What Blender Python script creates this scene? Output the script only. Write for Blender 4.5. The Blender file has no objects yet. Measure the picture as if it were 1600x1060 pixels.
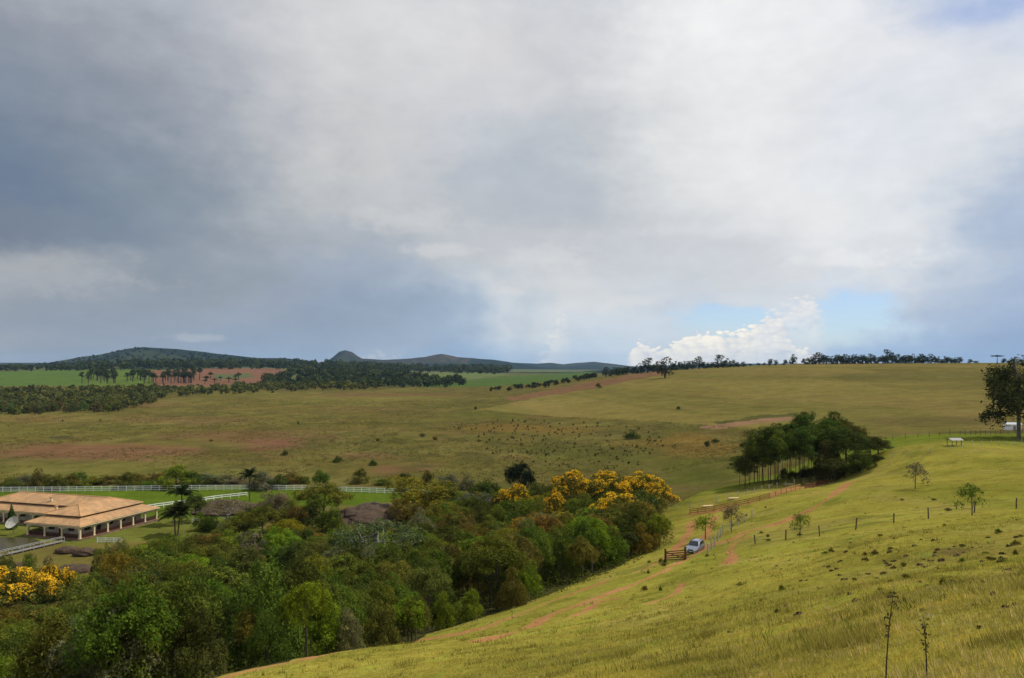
import bpy, bmesh, math, random
import numpy as np
from mathutils import Vector, Matrix
R = math.radians
rng = np.random.default_rng(7)
random.seed(7)
S = bpy.context.scene
COL = S.collection

# ------------------------------------------------------------------ camera
F, CX, HY, CZ = 1220.0, 800.0, 566.0, 38.0        # focal in px of a 1600 wide frame, horizon row, eye height over the marsh
cam = bpy.data.cameras.new('camera'); camo = bpy.data.objects.new('camera', cam); COL.objects.link(camo)
cam.sensor_width = 36.0; cam.lens = F/1600*36; cam.shift_y = (HY-530)/1600
cam.clip_start = 0.1; cam.clip_end = 60000
camo.location = (0, 0, CZ); camo.rotation_euler = (R(90), 0, 0)
S.camera = camo
# ------------------------------------------------------------------ sun and exposure
SUN_AZ, SUN_EL = 78.0, 56.0          # degrees clockwise from +Y (view direction), elevation
sd = Vector((math.sin(R(SUN_AZ))*math.cos(R(SUN_EL)), math.cos(R(SUN_AZ))*math.cos(R(SUN_EL)), math.sin(R(SUN_EL))))
sl = bpy.data.lights.new('sun', 'SUN'); sl.energy = 4.0; sl.angle = R(0.6); sl.color = (1.0, 0.955, 0.88)
so = bpy.data.objects.new('sun', sl); COL.objects.link(so)
so.rotation_euler = sd.to_track_quat('Z', 'Y').to_euler(); so.location = (0, 0, 200)
S.view_settings.view_transform = 'Standard'; S.view_settings.look = 'None'
S.view_settings.exposure = 0.08; S.view_settings.gamma = 1.0; S.view_settings.use_curve_mapping = False
S.render.engine = 'CYCLES'
S.cycles.max_bounces = 5; S.cycles.diffuse_bounces = 2; S.cycles.glossy_bounces = 2
S.cycles.transmission_bounces = 3; S.cycles.transparent_max_bounces = 4; S.cycles.volume_bounces = 0

def lin(c): 
    c = np.asarray(c, float)/255.0
    return np.where(c <= 0.04045, c/12.92, ((c+0.055)/1.055)**2.4)

# ------------------------------------------------------------------ node helper
class NT:
    def __init__(s, tree): s.t = tree; s.n = tree.nodes; s.l = tree.links
    def node(s, typ, ins=None, **kw):
        nd = s.n.new(typ)
        for k, v in kw.items(): setattr(nd, k, v)
        for k, v in (ins or {}).items(): s.set(nd.inputs[k], v)
        return nd
    def set(s, sock, v):
        if isinstance(v, bpy.types.NodeSocket): s.l.new(v, sock)
        else:
            if sock.type == 'RGBA' and hasattr(v, '__len__') and len(v) == 3: v = (*v, 1)
            sock.default_value = v
    def math(s, op, a, b=0.0, c=0.0, clamp=False):
        nd = s.n.new('ShaderNodeMath'); nd.operation = op; nd.use_clamp = clamp
        for i, v in enumerate((a, b, c)): s.set(nd.inputs[i], v)
        return nd.outputs[0]
    def rng(s, v, a, b, c=0.0, d=1.0, smooth=False):
        nd = s.node('ShaderNodeMapRange', interpolation_type='SMOOTHSTEP' if smooth else 'LINEAR')
        for i, x in enumerate((v, a, b, c, d)): s.set(nd.inputs[i], x)
        return nd.outputs[0]
    def mix(s, f, a, b, blend='MIX'):
        nd = s.node('ShaderNodeMix', data_type='RGBA', blend_type=blend)
        s.set(nd.inputs[0], f); s.set(nd.inputs[6], a); s.set(nd.inputs[7], b)
        return nd.outputs[2]
    def noise(s, vec, scale, detail=4, rough=0.55, dist=0.0, dim='3D'):
        nd = s.node('ShaderNodeTexNoise', {'Scale': scale, 'Detail': detail, 'Roughness': rough, 'Distortion': dist}, noise_dimensions=dim)
        if vec is not None: s.l.new(vec, nd.inputs['Vector'])
        return nd
    def scale(s, vec, v):
        nd = s.node('ShaderNodeVectorMath', operation='MULTIPLY'); s.set(nd.inputs[0], vec); nd.inputs[1].default_value = v
        return nd.outputs[0]

# ------------------------------------------------------------------ world: daylight sky behind broken cloud
SKX = [0,100,200,300,400,500,550,600,700,800,850,900,1000,1060,1100,1200,1240,1300,1350,1400,1500,1600]
SKY = {
 -60: [(150,155,167),(164,169,178),(172,178,186),(182,187,196),(194,197,203),(207,208,211),(212,213,216),(216,217,220),(213,215,218),(206,209,214),(204,208,214),(206,209,215),(226,227,229),(233,234,235),(236,237,238),(236,237,239),(235,236,238),(230,232,236),(225,228,233),(215,220,230),(182,196,222),(176,192,221)],
 0:   [(148,153,165),(162,168,177),(170,176,184),(178,183,193),(190,193,200),(205,206,209),(211,212,214),(216,217,219),(214,215,218),(205,208,213),(203,207,212),(205,208,214),(226,227,228),(233,234,235),(236,237,238),(236,237,239),(235,236,238),(233,234,237),(230,232,235),(225,228,232),(190,200,222),(180,195,222)],
 75:  [(134,144,158),(140,148,161),(156,161,170),(180,184,192),(203,203,206),(209,209,211),(212,212,214),(214,214,216),(219,219,220),(213,211,213),(207,207,210),(204,205,210),(233,233,234),(238,238,238),(240,240,240),(234,235,237),(232,233,236),(230,231,234),(229,230,233),(228,229,233),(224,227,233),(221,224,231)],
 150: [(124,138,155),(137,146,160),(150,156,167),(160,166,176),(180,184,190),(206,206,208),(206,206,208),(206,206,209),(205,206,209),(208,209,213),(206,208,212),(207,209,213),(228,229,230),(231,231,232),(232,233,233),(234,234,234),(231,232,233),(224,226,231),(219,223,230),(216,220,229),(224,226,230),(225,227,230)],
 225: [(112,128,148),(120,133,150),(130,142,157),(150,157,168),(172,177,186),(197,198,200),(203,204,205),(205,206,207),(192,196,204),(180,188,198),(186,193,201),(196,201,206),(216,218,220),(223,224,225),(226,227,227),(230,230,231),(228,229,231),(224,227,232),(218,222,230),(215,220,229),(224,226,229),(188,198,213)],
 300: [(107,123,146),(114,129,148),(125,139,153),(135,147,160),(147,157,168),(190,193,196),(200,201,202),(203,204,204),(183,189,197),(172,180,190),(177,184,193),(186,192,200),(208,211,213),(217,219,220),(222,223,224),(228,229,230),(229,230,231),(230,231,232),(228,230,232),(224,227,231),(220,224,228),(172,187,209)],
 375: [(125,135,149),(119,132,149),(124,138,155),(135,147,161),(152,160,170),(180,184,189),(166,177,190),(180,185,191),(195,198,200),(190,193,200),(188,192,200),(190,194,202),(196,200,207),(203,207,212),(210,213,217),(220,222,225),(225,226,228),(228,229,231),(227,229,231),(225,228,231),(218,222,227),(170,187,211)],
 425: [(167,170,175),(160,165,171),(143,152,163),(139,150,163),(150,159,170),(160,171,186),(158,170,186),(158,172,189),(178,188,200),(204,207,209),(224,224,221),(208,212,216),(205,209,214),(204,208,213),(205,208,213),(212,215,219),(217,219,222),(222,224,226),(222,225,228),(220,223,227),(200,209,220),(166,184,209)],
 475: [(150,158,168),(146,156,168),(144,155,168),(148,158,170),(158,166,177),(150,163,182),(148,162,182),(147,163,183),(153,170,190),(176,193,212),(220,221,219),(216,219,220),(204,213,222),(196,208,222),(198,209,221),(210,216,222),(212,218,224),(205,214,225),(200,212,226),(192,204,218),(172,188,210),(158,178,206)],
 525: [(146,156,169),(145,156,170),(147,159,175),(149,162,179),(146,162,182),(148,165,186),(146,162,183),(162,176,194),(155,173,195),(174,193,212),(226,226,221),(200,213,225),(205,216,226),(205,216,226),(205,216,227),(200,213,228),(195,211,228),(185,207,230),(176,199,225),(164,187,215),(156,177,206),(150,172,203)],
 562: [(160,165,172),(148,158,171),(146,160,177),(147,163,182),(150,167,187),(155,170,188),(160,176,194),(172,186,202),(148,173,202),(165,190,215),(196,209,222),(190,208,226),(205,217,228),(208,219,229),(206,218,229),(203,215,229),(198,213,230),(188,209,231),(172,197,226),(158,185,217),(154,178,210),(150,175,208)],
}
_ys = sorted(SKY); _tab = np.array([[lin(c) for c in SKY[y]] for y in _ys])       # rows, cols, 3
def sky_sample(az, el):
    px = np.clip(CX+F*math.tan(az), 0, 1600); py = np.clip(HY-F*math.tan(el)/math.cos(az), -60, 562)
    row = np.array([[np.interp(px, SKX, _tab[r, :, k]) for k in range(3)] for r in range(len(_ys))])
    return np.array([np.interp(py, _ys, row[:, k]) for k in range(3)])

world = bpy.data.worlds.new('World'); S.world = world; world.use_nodes = True
W = NT(world.node_tree); W.n.clear()
tc = W.node('ShaderNodeTexCoord').outputs['Generated']
sep = W.node('ShaderNodeSeparateXYZ', {0: tc}); X, Y, Z = sep.outputs
az = W.math('ARCTAN2', X, Y); el = W.math('ARCSINE', Z)
comb = W.node('ShaderNodeCombineXYZ', {0: az, 1: W.math('MULTIPLY', el, 1.8), 2: 0.0}).outputs[0]
n1 = W.noise(comb, 4.5, 4, 0.58, 0.0, '2D'); n2 = W.noise(comb, 17.0, 7, 0.62, 0.0, '2D')
s1 = W.node('ShaderNodeSeparateColor', {0: n1.outputs['Color']}); s2 = W.node('ShaderNodeSeparateColor', {0: n2.outputs['Color']})
amp = W.rng(el, 0.0, 0.2, 0.55, 1.0)
def wob(base, a, b, ka, kb):
    w = W.math('ADD', W.math('MULTIPLY', W.math('SUBTRACT', a, 0.5), ka), W.math('MULTIPLY', W.math('SUBTRACT', b, 0.5), kb))
    return W.math('ADD', base, W.math('MULTIPLY', w, amp))
az2 = wob(az, s1.outputs[0], s2.outputs[0], 0.18, 0.095); el2 = wob(el, s1.outputs[1], s2.outputs[1], 0.09, 0.05)
azn = W.rng(az2, R(-40), R(40))
ELS = [-1.0, 0.7, 1.8, 3.0, 4.3, 6.0, 8.2, 10.8, 13.6, 16.5, 19.5, 22.5, 26.0]
NST = 28
out = None
for i, e in enumerate(ELS):
    cr = W.node('ShaderNodeValToRGB', {0: azn}); ramp = cr.color_ramp; ramp.interpolation = 'B_SPLINE'
    while len(ramp.elements) < NST: ramp.elements.new(0.5)
    for k in range(NST):
        p = k/(NST-1); a = R(-40+80*p)
        ramp.elements[k].position = p; ramp.elements[k].color = (*sky_sample(a, R(max(e, 0.2))), 1)
    if out is None: out = cr.outputs[0]
    else: out = W.mix(W.rng(el2, R(ELS[i-1]), R(e), smooth=True), out, cr.outputs[0])
# round the sides, behind and overhead the cover goes on as an even broken grey-white
away = W.math('MAXIMUM', W.rng(W.math('ABSOLUTE', az), R(38), R(80), smooth=True), W.rng(el, R(27), R(50), smooth=True))
cloudy = W.mix(W.rng(n1.outputs[0], 0.3, 0.7), lin((165,175,190)), lin((222,224,227)))
out = W.mix(away, out, cloudy)
# soft light and dark within the cloud
tex = W.math('ADD', W.math('MULTIPLY', W.math('SUBTRACT', s2.outputs[2], 0.5), 0.17), W.math('MULTIPLY', W.math('SUBTRACT', s1.outputs[2], 0.5), 0.16))
out = W.mix(1.0, out, W.node('ShaderNodeCombineColor', {0: W.math('ADD', tex, 0.965), 1: W.math('ADD', W.math('MULTIPLY', tex, 0.96), 0.965), 2: W.math('ADD', W.math('MULTIPLY', tex, 0.85), 0.965)}).outputs[0], 'MULTIPLY')
# clear gap with the open sky
sky = W.node('ShaderNodeTexSky', sky_type='NISHITA', sun_disc=False)
sky.sun_elevation = R(SUN_EL); sky.sun_rotation = R(SUN_AZ); sky.air_density = 1.0; sky.dust_density = 0.6; sky.altitude = 900
skyc = W.mix(1.0, sky.outputs[0], (0.088, 0.100, 0.125), 'MULTIPLY')
n3 = W.noise(comb, 34.0, 5, 0.62, 0.0, '2D'); s3 = W.node('ShaderNodeSeparateColor', {0: n3.outputs['Color']})
def azp(px): return math.atan((px-CX)/F)
def elp(px, py): return math.atan((HY-py)/F*math.cos(azp(px)))
def ellipse(px, py, rx, ry, soft=0.35, k=0.9, edge=0.5):
    a, e = azp(px), elp(px, py)
    dx = W.math('DIVIDE', W.math('SUBTRACT', az, a), rx/F*0.9); dy = W.math('DIVIDE', W.math('SUBTRACT', el, e), ry/F*0.95)
    r = W.math('SQRT', W.math('ADD', W.math('MULTIPLY', dx, dx), W.math('MULTIPLY', dy, dy)))
    r = W.math('ADD', r, W.math('MULTIPLY', W.math('SUBTRACT', s3.outputs[0], 0.5), k))
    r = W.math('ADD', r, W.math('MULTIPLY', W.math('SUBTRACT', s2.outputs[0], 0.5), k*0.7))
    return W.rng(r, 1.0+soft, 1.0-soft, smooth=True)
gap = ellipse(1130, 498, 82, 22, 0.3, 0.7)
for args in ((1335, 492, 62, 34, .4, .8), (1240, 520, 150, 22, .6, .6)):
    gap = W.math('MAXIMUM', gap, ellipse(*args))
gap = W.math('MAXIMUM', gap, W.math('MULTIPLY', ellipse(1545, 18, 80, 16, .9, 1.2), .45))
out = W.mix(W.math('MULTIPLY', gap, 0.8), out, skyc)
# small bright shreds
for (px, py, rx, ry, col, k) in ((690,391,46,9,(222,221,218),.6),(786,456,26,7,(222,221,217),.7),(312,528,36,5,(192,196,200),.6),(1345,405,70,12,(240,240,240),.6),(640,345,90,16,(214,214,213),.5),(60,425,110,22,(184,186,188),.45),(860,400,60,14,(222,222,221),.5),(1130,360,120,10,(232,232,233),.4),(570,395,40,12,(158,171,188),.5),(1000,470,50,8,(226,225,222),.4)):
    out = W.mix(W.math('MULTIPLY', ellipse(px, py, rx, ry, .8, 2.6), k*.62), out, lin(col))
# cumulus towers near the horizon
def tower_ramp(pts, lo, hi):
    cr = W.node('ShaderNodeFloatCurve'); c = cr.mapping.curves[0]
    az_ = W.math('ADD', az, W.math('MULTIPLY', W.math('SUBTRACT', s3.outputs[1], 0.5), 0.02))
    W.set(cr.inputs[1], W.rng(az_, azp(lo), azp(hi)))
    vals = [((azp(px)-azp(lo))/(azp(hi)-azp(lo)), (HY-py)/120.0) for px, py in pts]
    c.points[0].location = vals[0]; c.points[1].location = vals[-1]
    for v in vals[1:-1]: c.points.new(*v)
    cr.mapping.update()
    return cr.outputs[0]
_vor = W.node('ShaderNodeTexVoronoi', {'Scale': 95.0, 'Randomness': 1.0}, feature='F1', voronoi_dimensions='2D')
_wv = W.node('ShaderNodeVectorMath', operation='ADD'); W.set(_wv.inputs[0], comb); W.set(_wv.inputs[1], W.scale(n3.outputs['Color'], (0.02, 0.02, 0)))
W.l.new(_wv.outputs[0], _vor.inputs['Vector'])
def cumulus(pts, colour_hi, colour_lo, strength=1.0, rough=0.16, soft=0.05):
    global out
    lo, hi = pts[0][0], pts[-1][0]
    top = tower_ramp(pts, lo, hi)
    h = W.math('MULTIPLY', W.math('TANGENT', el), F/120.0/math.cos(azp((lo+hi)/2)))
    d = W.math('SUBTRACT', top, h)
    vor = _vor
    d = W.math('ADD', d, W.math('MULTIPLY', W.math('SUBTRACT', 0.45, vor.outputs['Distance']), rough))
    d = W.math('ADD', d, W.math('MULTIPLY', W.math('SUBTRACT', s3.outputs[0], 0.5), rough*1.2))
    m = W.math('MULTIPLY', W.rng(d, 0.0, soft, smooth=True), W.rng(d, 0.85, 0.18, 0.35, 1.0, smooth=True))
    m = W.math('MULTIPLY', m, W.math('MULTIPLY', W.rng(az, azp(lo), azp(lo+14), smooth=True), W.rng(az, azp(hi), azp(hi-34), smooth=True)))
    lit = W.math('ADD', W.rng(vor.outputs['Distance'], 0.9, 0.0, 0.25, 0.95), W.math('MULTIPLY', W.math('SUBTRACT', n3.outputs[0], 0.5), 2.0), clamp=True)
    out = W.mix(W.math('MULTIPLY', m, strength), out, W.mix(lit, lin(colour_lo), lin(colour_hi)))
cumulus([(975,572),(990,545),(1000,532),(1015,540),(1030,545),(1050,534),(1080,523),(1120,521),(1160,515),(1180,505),(1190,497),(1210,494),(1228,508),(1240,535),(1262,548),(1280,552),(1300,575)], (252,245,231), (214,216,219), 0.96)
cumulus([(1170,540),(1200,490),(1225,470),(1255,462),(1280,480),(1292,515),(1300,560)], (232,231,229), (200,209,221), 0.8, 0.2, 0.12)
cumulus([(830,580),(848,540),(862,500),(880,480),(905,470),(915,505),(895,545),(900,575)], (247,239,224), (208,216,224), 0.55, 0.4, 0.5)
cumulus([(480,575),(505,560),(530,552),(560,556),(575,549),(600,545),(630,556),(660,575)], (205,203,200), (170,180,194), 0.6, 0.2, 0.2)
bg = W.node('ShaderNodeBackground', {0: out, 1: 1.0})
wo = W.node('ShaderNodeOutputWorld'); W.l.new(bg.outputs[0], wo.inputs[0])
world.cycles.sampling_method = 'MANUAL'; world.cycles.sample_map_resolution = 512

# ------------------------------------------------------------------ numpy noise
def vnoise(x, y, seed=0):
    xi = np.floor(x).astype(np.int64); yi = np.floor(y).astype(np.int64); xf = x-xi; yf = y-yi
    def h(a, b):
        n = (a*374761393 + b*668265263 + seed*974711) & 0x7fffffff
        n = ((n ^ (n >> 13))*1274126177) & 0x7fffffff
        return ((n ^ (n >> 16)) & 0xffff)/65535.0
    u = xf*xf*(3-2*xf); v = yf*yf*(3-2*yf)
    return (h(xi, yi)*(1-u)+h(xi+1, yi)*u)*(1-v) + (h(xi, yi+1)*(1-u)+h(xi+1, yi+1)*u)*v
def fbm(x, y, o=4, seed=0):
    a, s, t = 1.0, 0.0, 0.0
    for i in range(o):
        s = s + a*vnoise(x*2**i+17.3*i, y*2**i-9.1*i, seed+i); t += a; a *= 0.5
    return s/t
def sst(a, b, x):
    t = np.clip((np.asarray(x, float)-a)/(b-a), 0, 1); return t*t*(3-2*t)

# ------------------------------------------------------------------ terrain height
def wp(px, py, d): return ((px-CX)/F*d, d, CZ-(py-HY)/F*d)
ctl = [wp(*p) for p in [(1600,1060,6),(1400,1060,8),(1100,1060,14),(800,1060,22),(550,1060,33),(350,1060,45),
  (1400,960,14),(1400,900,25),(1400,850,44),(1400,812,92),(1400,760,130),(1400,700,185),(1400,684,225),
  (1600,960,11),(1600,900,19),(1600,850,38),(1600,800,82),(1600,740,130),(1600,700,180),(1600,682,215),(1600,674,270),
  (1200,1000,19),(1200,950,30),(1200,900,50),(1200,860,75),(1200,820,110),(1200,790,140),(1200,773,165),(1200,750,192),(1200,705,280),
  (1000,1000,30),(1000,950,50),(1000,900,80),(1080,866,105),(1100,832,130),(1085,803,162),(1080,770,210),(1290,757,182),(1290,738,200),(1400,680,300),(1800,690,200),(1800,780,90),(1800,900,20),
  (700,1000,60),(900,930,80)]]
ctl += [(0,0,36.3),(6,0,38.2),(-7,0,33.5),(20,-20,46),(-20,0,27),(-20,-20,36),(60,0,45),(60,30,37),(-20,20,24),(-40,20,19),(-70,20,14),(-40,45,11),
  (-12,72,11.5),(0,92,9.5),(10,112,7.5),(18,140,4.5),(22,165,2.8),(-32,62,9.5),(-42,80,5.5),(-20,105,4),(-60,120,1.6),(-30,150,1.2),(0,170,1.5),(-60,60,8),(-95,60,6),(-60,90,3.5),(-100,100,1.6),(-110,130,1.0),
  (-90,165,1),(-85,182,1),(-103,166,1),(-125,190,1),(-70,165,1),(-60,190,1),(-110,225,0),(-60,230,0),(0,230,0),(40,260,0.6),(-150,230,0),(-200,150,0),(-200,300,0),(-100,300,0),(0,300,0),(60,300,3),(110,300,8.5),(-160,90,3),(200,250,17),(250,300,16),(150,100,30)]
ctl = np.array(ctl); NC = len(ctl)
def tpsk(r2): return np.where(r2 > 1e-9, 0.5*r2*np.log(np.maximum(r2, 1e-9)), 0)
_d2 = ((ctl[:, None, :2]-ctl[None, :, :2])**2).sum(-1)
A = np.zeros((NC+3, NC+3)); A[:NC, :NC] = tpsk(_d2)+np.eye(NC)*6.0; A[:NC, NC] = 1; A[:NC, NC+1:] = ctl[:, :2]; A[NC:, :NC] = A[:NC, NC:].T
_w = np.linalg.solve(A, np.concatenate([ctl[:, 2], [0, 0, 0]]))
def h_near(x, y):
    z = _w[NC]+_w[NC+1]*x+_w[NC+2]*y
    for i in range(NC): z = z+_w[i]*tpsk((x-ctl[i, 0])**2+(y-ctl[i, 1])**2)
    return z
DK = [200, 300, 450, 650, 800, 900, 1100, 1300, 1600, 2000, 2600, 3500, 5000, 8000, 17000]
FARC = {  # px column: height at DK
 -900: [0,0,0,0,0,0,2,4,9,14,18,22,25,25,25],
 0:    [0,0,0,0,0,0,1,3,10,16,20,24,26,26,26],
 300:  [0,0,0,0,0,0,0,2,12,20,26,28,28,26,26],
 450:  [0,0,0,0,0,0,0,1,7,13,18,20,22,22,22],
 600:  [0,0,0,0,0,0,0,0,3,6,9,10,6,0,-40],
 750:  [0,0,0,0,0,0,0,0,0,1,2,0,-8,-25,-60],
 850:  [0,0,0,1,3,5,6,4,2,1,0,-2,-12,-30,-60],
 900:  [0,0,0,2,7,11,14,8,2,0,-1,-4,-14,-30,-60],
 1000: [1,1,1.5,9,17,22,25,20,8,2,-1,-4,-14,-30,-60],
 1100: [2,2,4,14,24,29,31,26,12,4,2,2,4,6,8],
 1200: [5,5,5,17,28,33.5,34.5,33,20,8,4,4,4,6,8],
 1300: [7,7,8,19,30,35.5,36.3,37.2,28,12,6,4,4,6,8],
 1400: [10,10,10.5,20,31,36.5,36.5,36,28,14,8,5,5,6,8],
 1600: [12,12,14.5,23,33,37,37.2,36.5,28,16,9,6,6,6,8],
 2200: [14,14,18,27,37,40,40,38,30,18,12,8,8,8,8],
 3200: [14,14,18,27,37,40,40,38,30,18,12,8,8,8,8]}
_tc = (np.array(sorted(FARC))-CX)/F; _lz = np.log(np.array(DK, float))
TG = np.linspace(-1.5, 2.0, 281); LG = np.linspace(_lz[0], _lz[-1], 320)
_cols = np.array([np.interp(LG, _lz, FARC[k]) for k in sorted(FARC)])
GZ = np.array([np.interp(TG, _tc, _cols[:, j]) for j in range(len(LG))]).T
def _blur(a, n, ax):
    p = [(0, 0), (0, 0)]; p[ax] = (n, n); b = np.pad(a, p, mode='edge'); o = 0
    for k in range(2*n+1): o = o+np.take(b, range(k, k+a.shape[ax]), axis=ax)
    return o/(2*n+1)
for _ in range(2): GZ = _blur(_blur(GZ, 3, 0), 4, 1)
H1 = ([-400,-100,0,35,50,100,150,200,225,250,300,350,400,450,480,510,540,700], [578,577,575,573,571,563,556,544.5,542,544,549,555,560,561,565,570,576,580])
H2 = ([380,470,490,506,514,521,530,540,550,558,566,600,640,665,690,700,715,740,770,800,840,900], [578,571,569,566,562,556,548.5,546,549,555,559.5,561.5,560.5,558,553.5,555,558.5,560,562.5,567,573,578])
H3 = ([-400,0,40,120,700,760,800,840,860,880,900,930,960,990,1010,1080,1300,2400], [572,572,573,578,578,568,567,568.5,567,569.5,567.5,566,569,573,576,579,579,579])
def ridge(t, d, prof, dc, wf, wb):
    px = CX+F*t
    zc = (HY-np.interp(px, *prof))*dc/F+CZ
    px2 = np.interp(px-6, *prof); px3 = np.interp(px+6, *prof)
    zs = (HY-0.5*(px2+px3))*dc/F+CZ
    w = np.where(d < dc, np.exp(-((dc-d)/wf)**2), np.exp(-((d-dc)/wb)**2))
    zc = zs+(zc-zs)*w
    return -70+(zc+70)*w
def h_far(x, y):
    d = np.maximum(y, 1.0); t = np.clip(x/d, -1.45, 1.95)
    fi = (t-TG[0])/(TG[1]-TG[0]); fj = np.clip((np.log(d)-LG[0])/(LG[1]-LG[0]), 0, len(LG)-1.001)
    i = np.clip(fi.astype(int), 0, len(TG)-2); j = fj.astype(int); a = fi-i; b = fj-j
    z = (GZ[i, j]*(1-a)+GZ[i+1, j]*a)*(1-b)+(GZ[i, j+1]*(1-a)+GZ[i+1, j+1]*a)*b
    r = np.maximum(np.maximum(ridge(t, d, H1, 4600., 1300., 1200.), ridge(t, d, H2, 7000., 1100., 1200.)), ridge(t, d, H3, 9500., 1500., 1500.))
    rough = sst(2500, 4500, d)*(fbm(x/420, y/420, 4, 5)-0.5)*np.clip(r*0.35, 0, 34)
    return np.maximum(z, r+rough*np.where(np.abs(d-4600) < 60, .3, 1))
def H(x, y):
    x = np.asarray(x, float); y = np.asarray(y, float)
    b = sst(225, 330, y)
    zn = h_near(np.clip(x, -260, 330), np.clip(y, -30, 340))
    flat = sst(150, 260, y)*sst(30, -30, x); zn = zn*(1-flat)+np.maximum(zn*0.15, 0)*flat
    z = zn*(1-b)+h_far(x, np.maximum(y, 200))*b
    z = z+(fbm(x/14, y/14, 4, 3)-0.5)*1.1*sst(8, 40, np.hypot(x, y))*(1-sst(230, 600, y))*sst(2, 12, z)+(fbm(x/2.2, y/2.2, 3, 9)-0.5)*0.22*(1-sst(60, 160, y))
    return z
_rd = np.exp(np.linspace(math.log(3.0), math.log(16000), 6000))
def hit(px, py, dmin=3.0, dmax=1e9):
    d = _rd[(_rd >= dmin) & (_rd <= dmax)]; t = (px-CX)/F
    z = CZ-(py-HY)/F*d; g = H(t*d, d); k = np.nonzero(g >= z)[0]
    i = k[0] if len(k) else len(d)-1
    return Vector((t*d[i], d[i], g[i]))
def at(px, d):
    x = (px-CX)/F*d; return Vector((x, d, float(H(x, d))))
def gz(x, y): return float(H(x, y))

# ------------------------------------------------------------------ mesh helpers
def np_mesh(name, v, faces, smooth=False):
    """v (N,3), faces list of (M,k) int arrays"""
    me = bpy.data.meshes.new(name); v = np.ascontiguousarray(v, np.float32)
    if isinstance(faces, np.ndarray): faces = [faces]
    me.vertices.add(len(v)); me.vertices.foreach_set('co', v.ravel())
    nl = sum(f.size for f in faces); nf = sum(len(f) for f in faces)
    me.loops.add(nl); me.polygons.add(nf)
    me.loops.foreach_set('vertex_index', np.concatenate([f.ravel() for f in faces]).astype(np.int32))
    tot = np.concatenate([np.full(len(f), f.shape[1]) for f in faces]); st = np.concatenate([[0], np.cumsum(tot)[:-1]])
    me.polygons.foreach_set('loop_start', st.astype(np.int32))
    if smooth: me.polygons.foreach_set('use_smooth', np.ones(nf, bool))
    me.update(calc_edges=True); return me
def attr(me, name, data, domain='POINT', typ='FLOAT'):
    a = me.attributes.new(name, typ, domain)
    a.data.foreach_set('value' if typ == 'FLOAT' else 'color', np.ascontiguousarray(data, np.float32).ravel())
def link(name, data, parent=None, mat=None, loc=None):
    o = bpy.data.objects.new(name, data); COL.objects.link(o)
    if parent is not None: o.parent = parent
    if mat is not None and data is not None and not data.materials: data.materials.append(mat)
    if loc is not None: o.location = loc
    return o
def tag(o, label=None, cat=None, group=None, kind=None):
    if label: o['label'] = label
    if cat: o['category'] = cat
    if group: o['group'] = group
    if kind: o['kind'] = kind
    return o
def thing(name, label, cat, loc=(0, 0, 0), rz=0.0, group=None):
    o = bpy.data.objects.new(name, None); COL.objects.link(o); o.empty_display_size = 0.3
    o.location = loc; o.rotation_euler = (0, 0, rz); return tag(o, label, cat, group)
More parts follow.
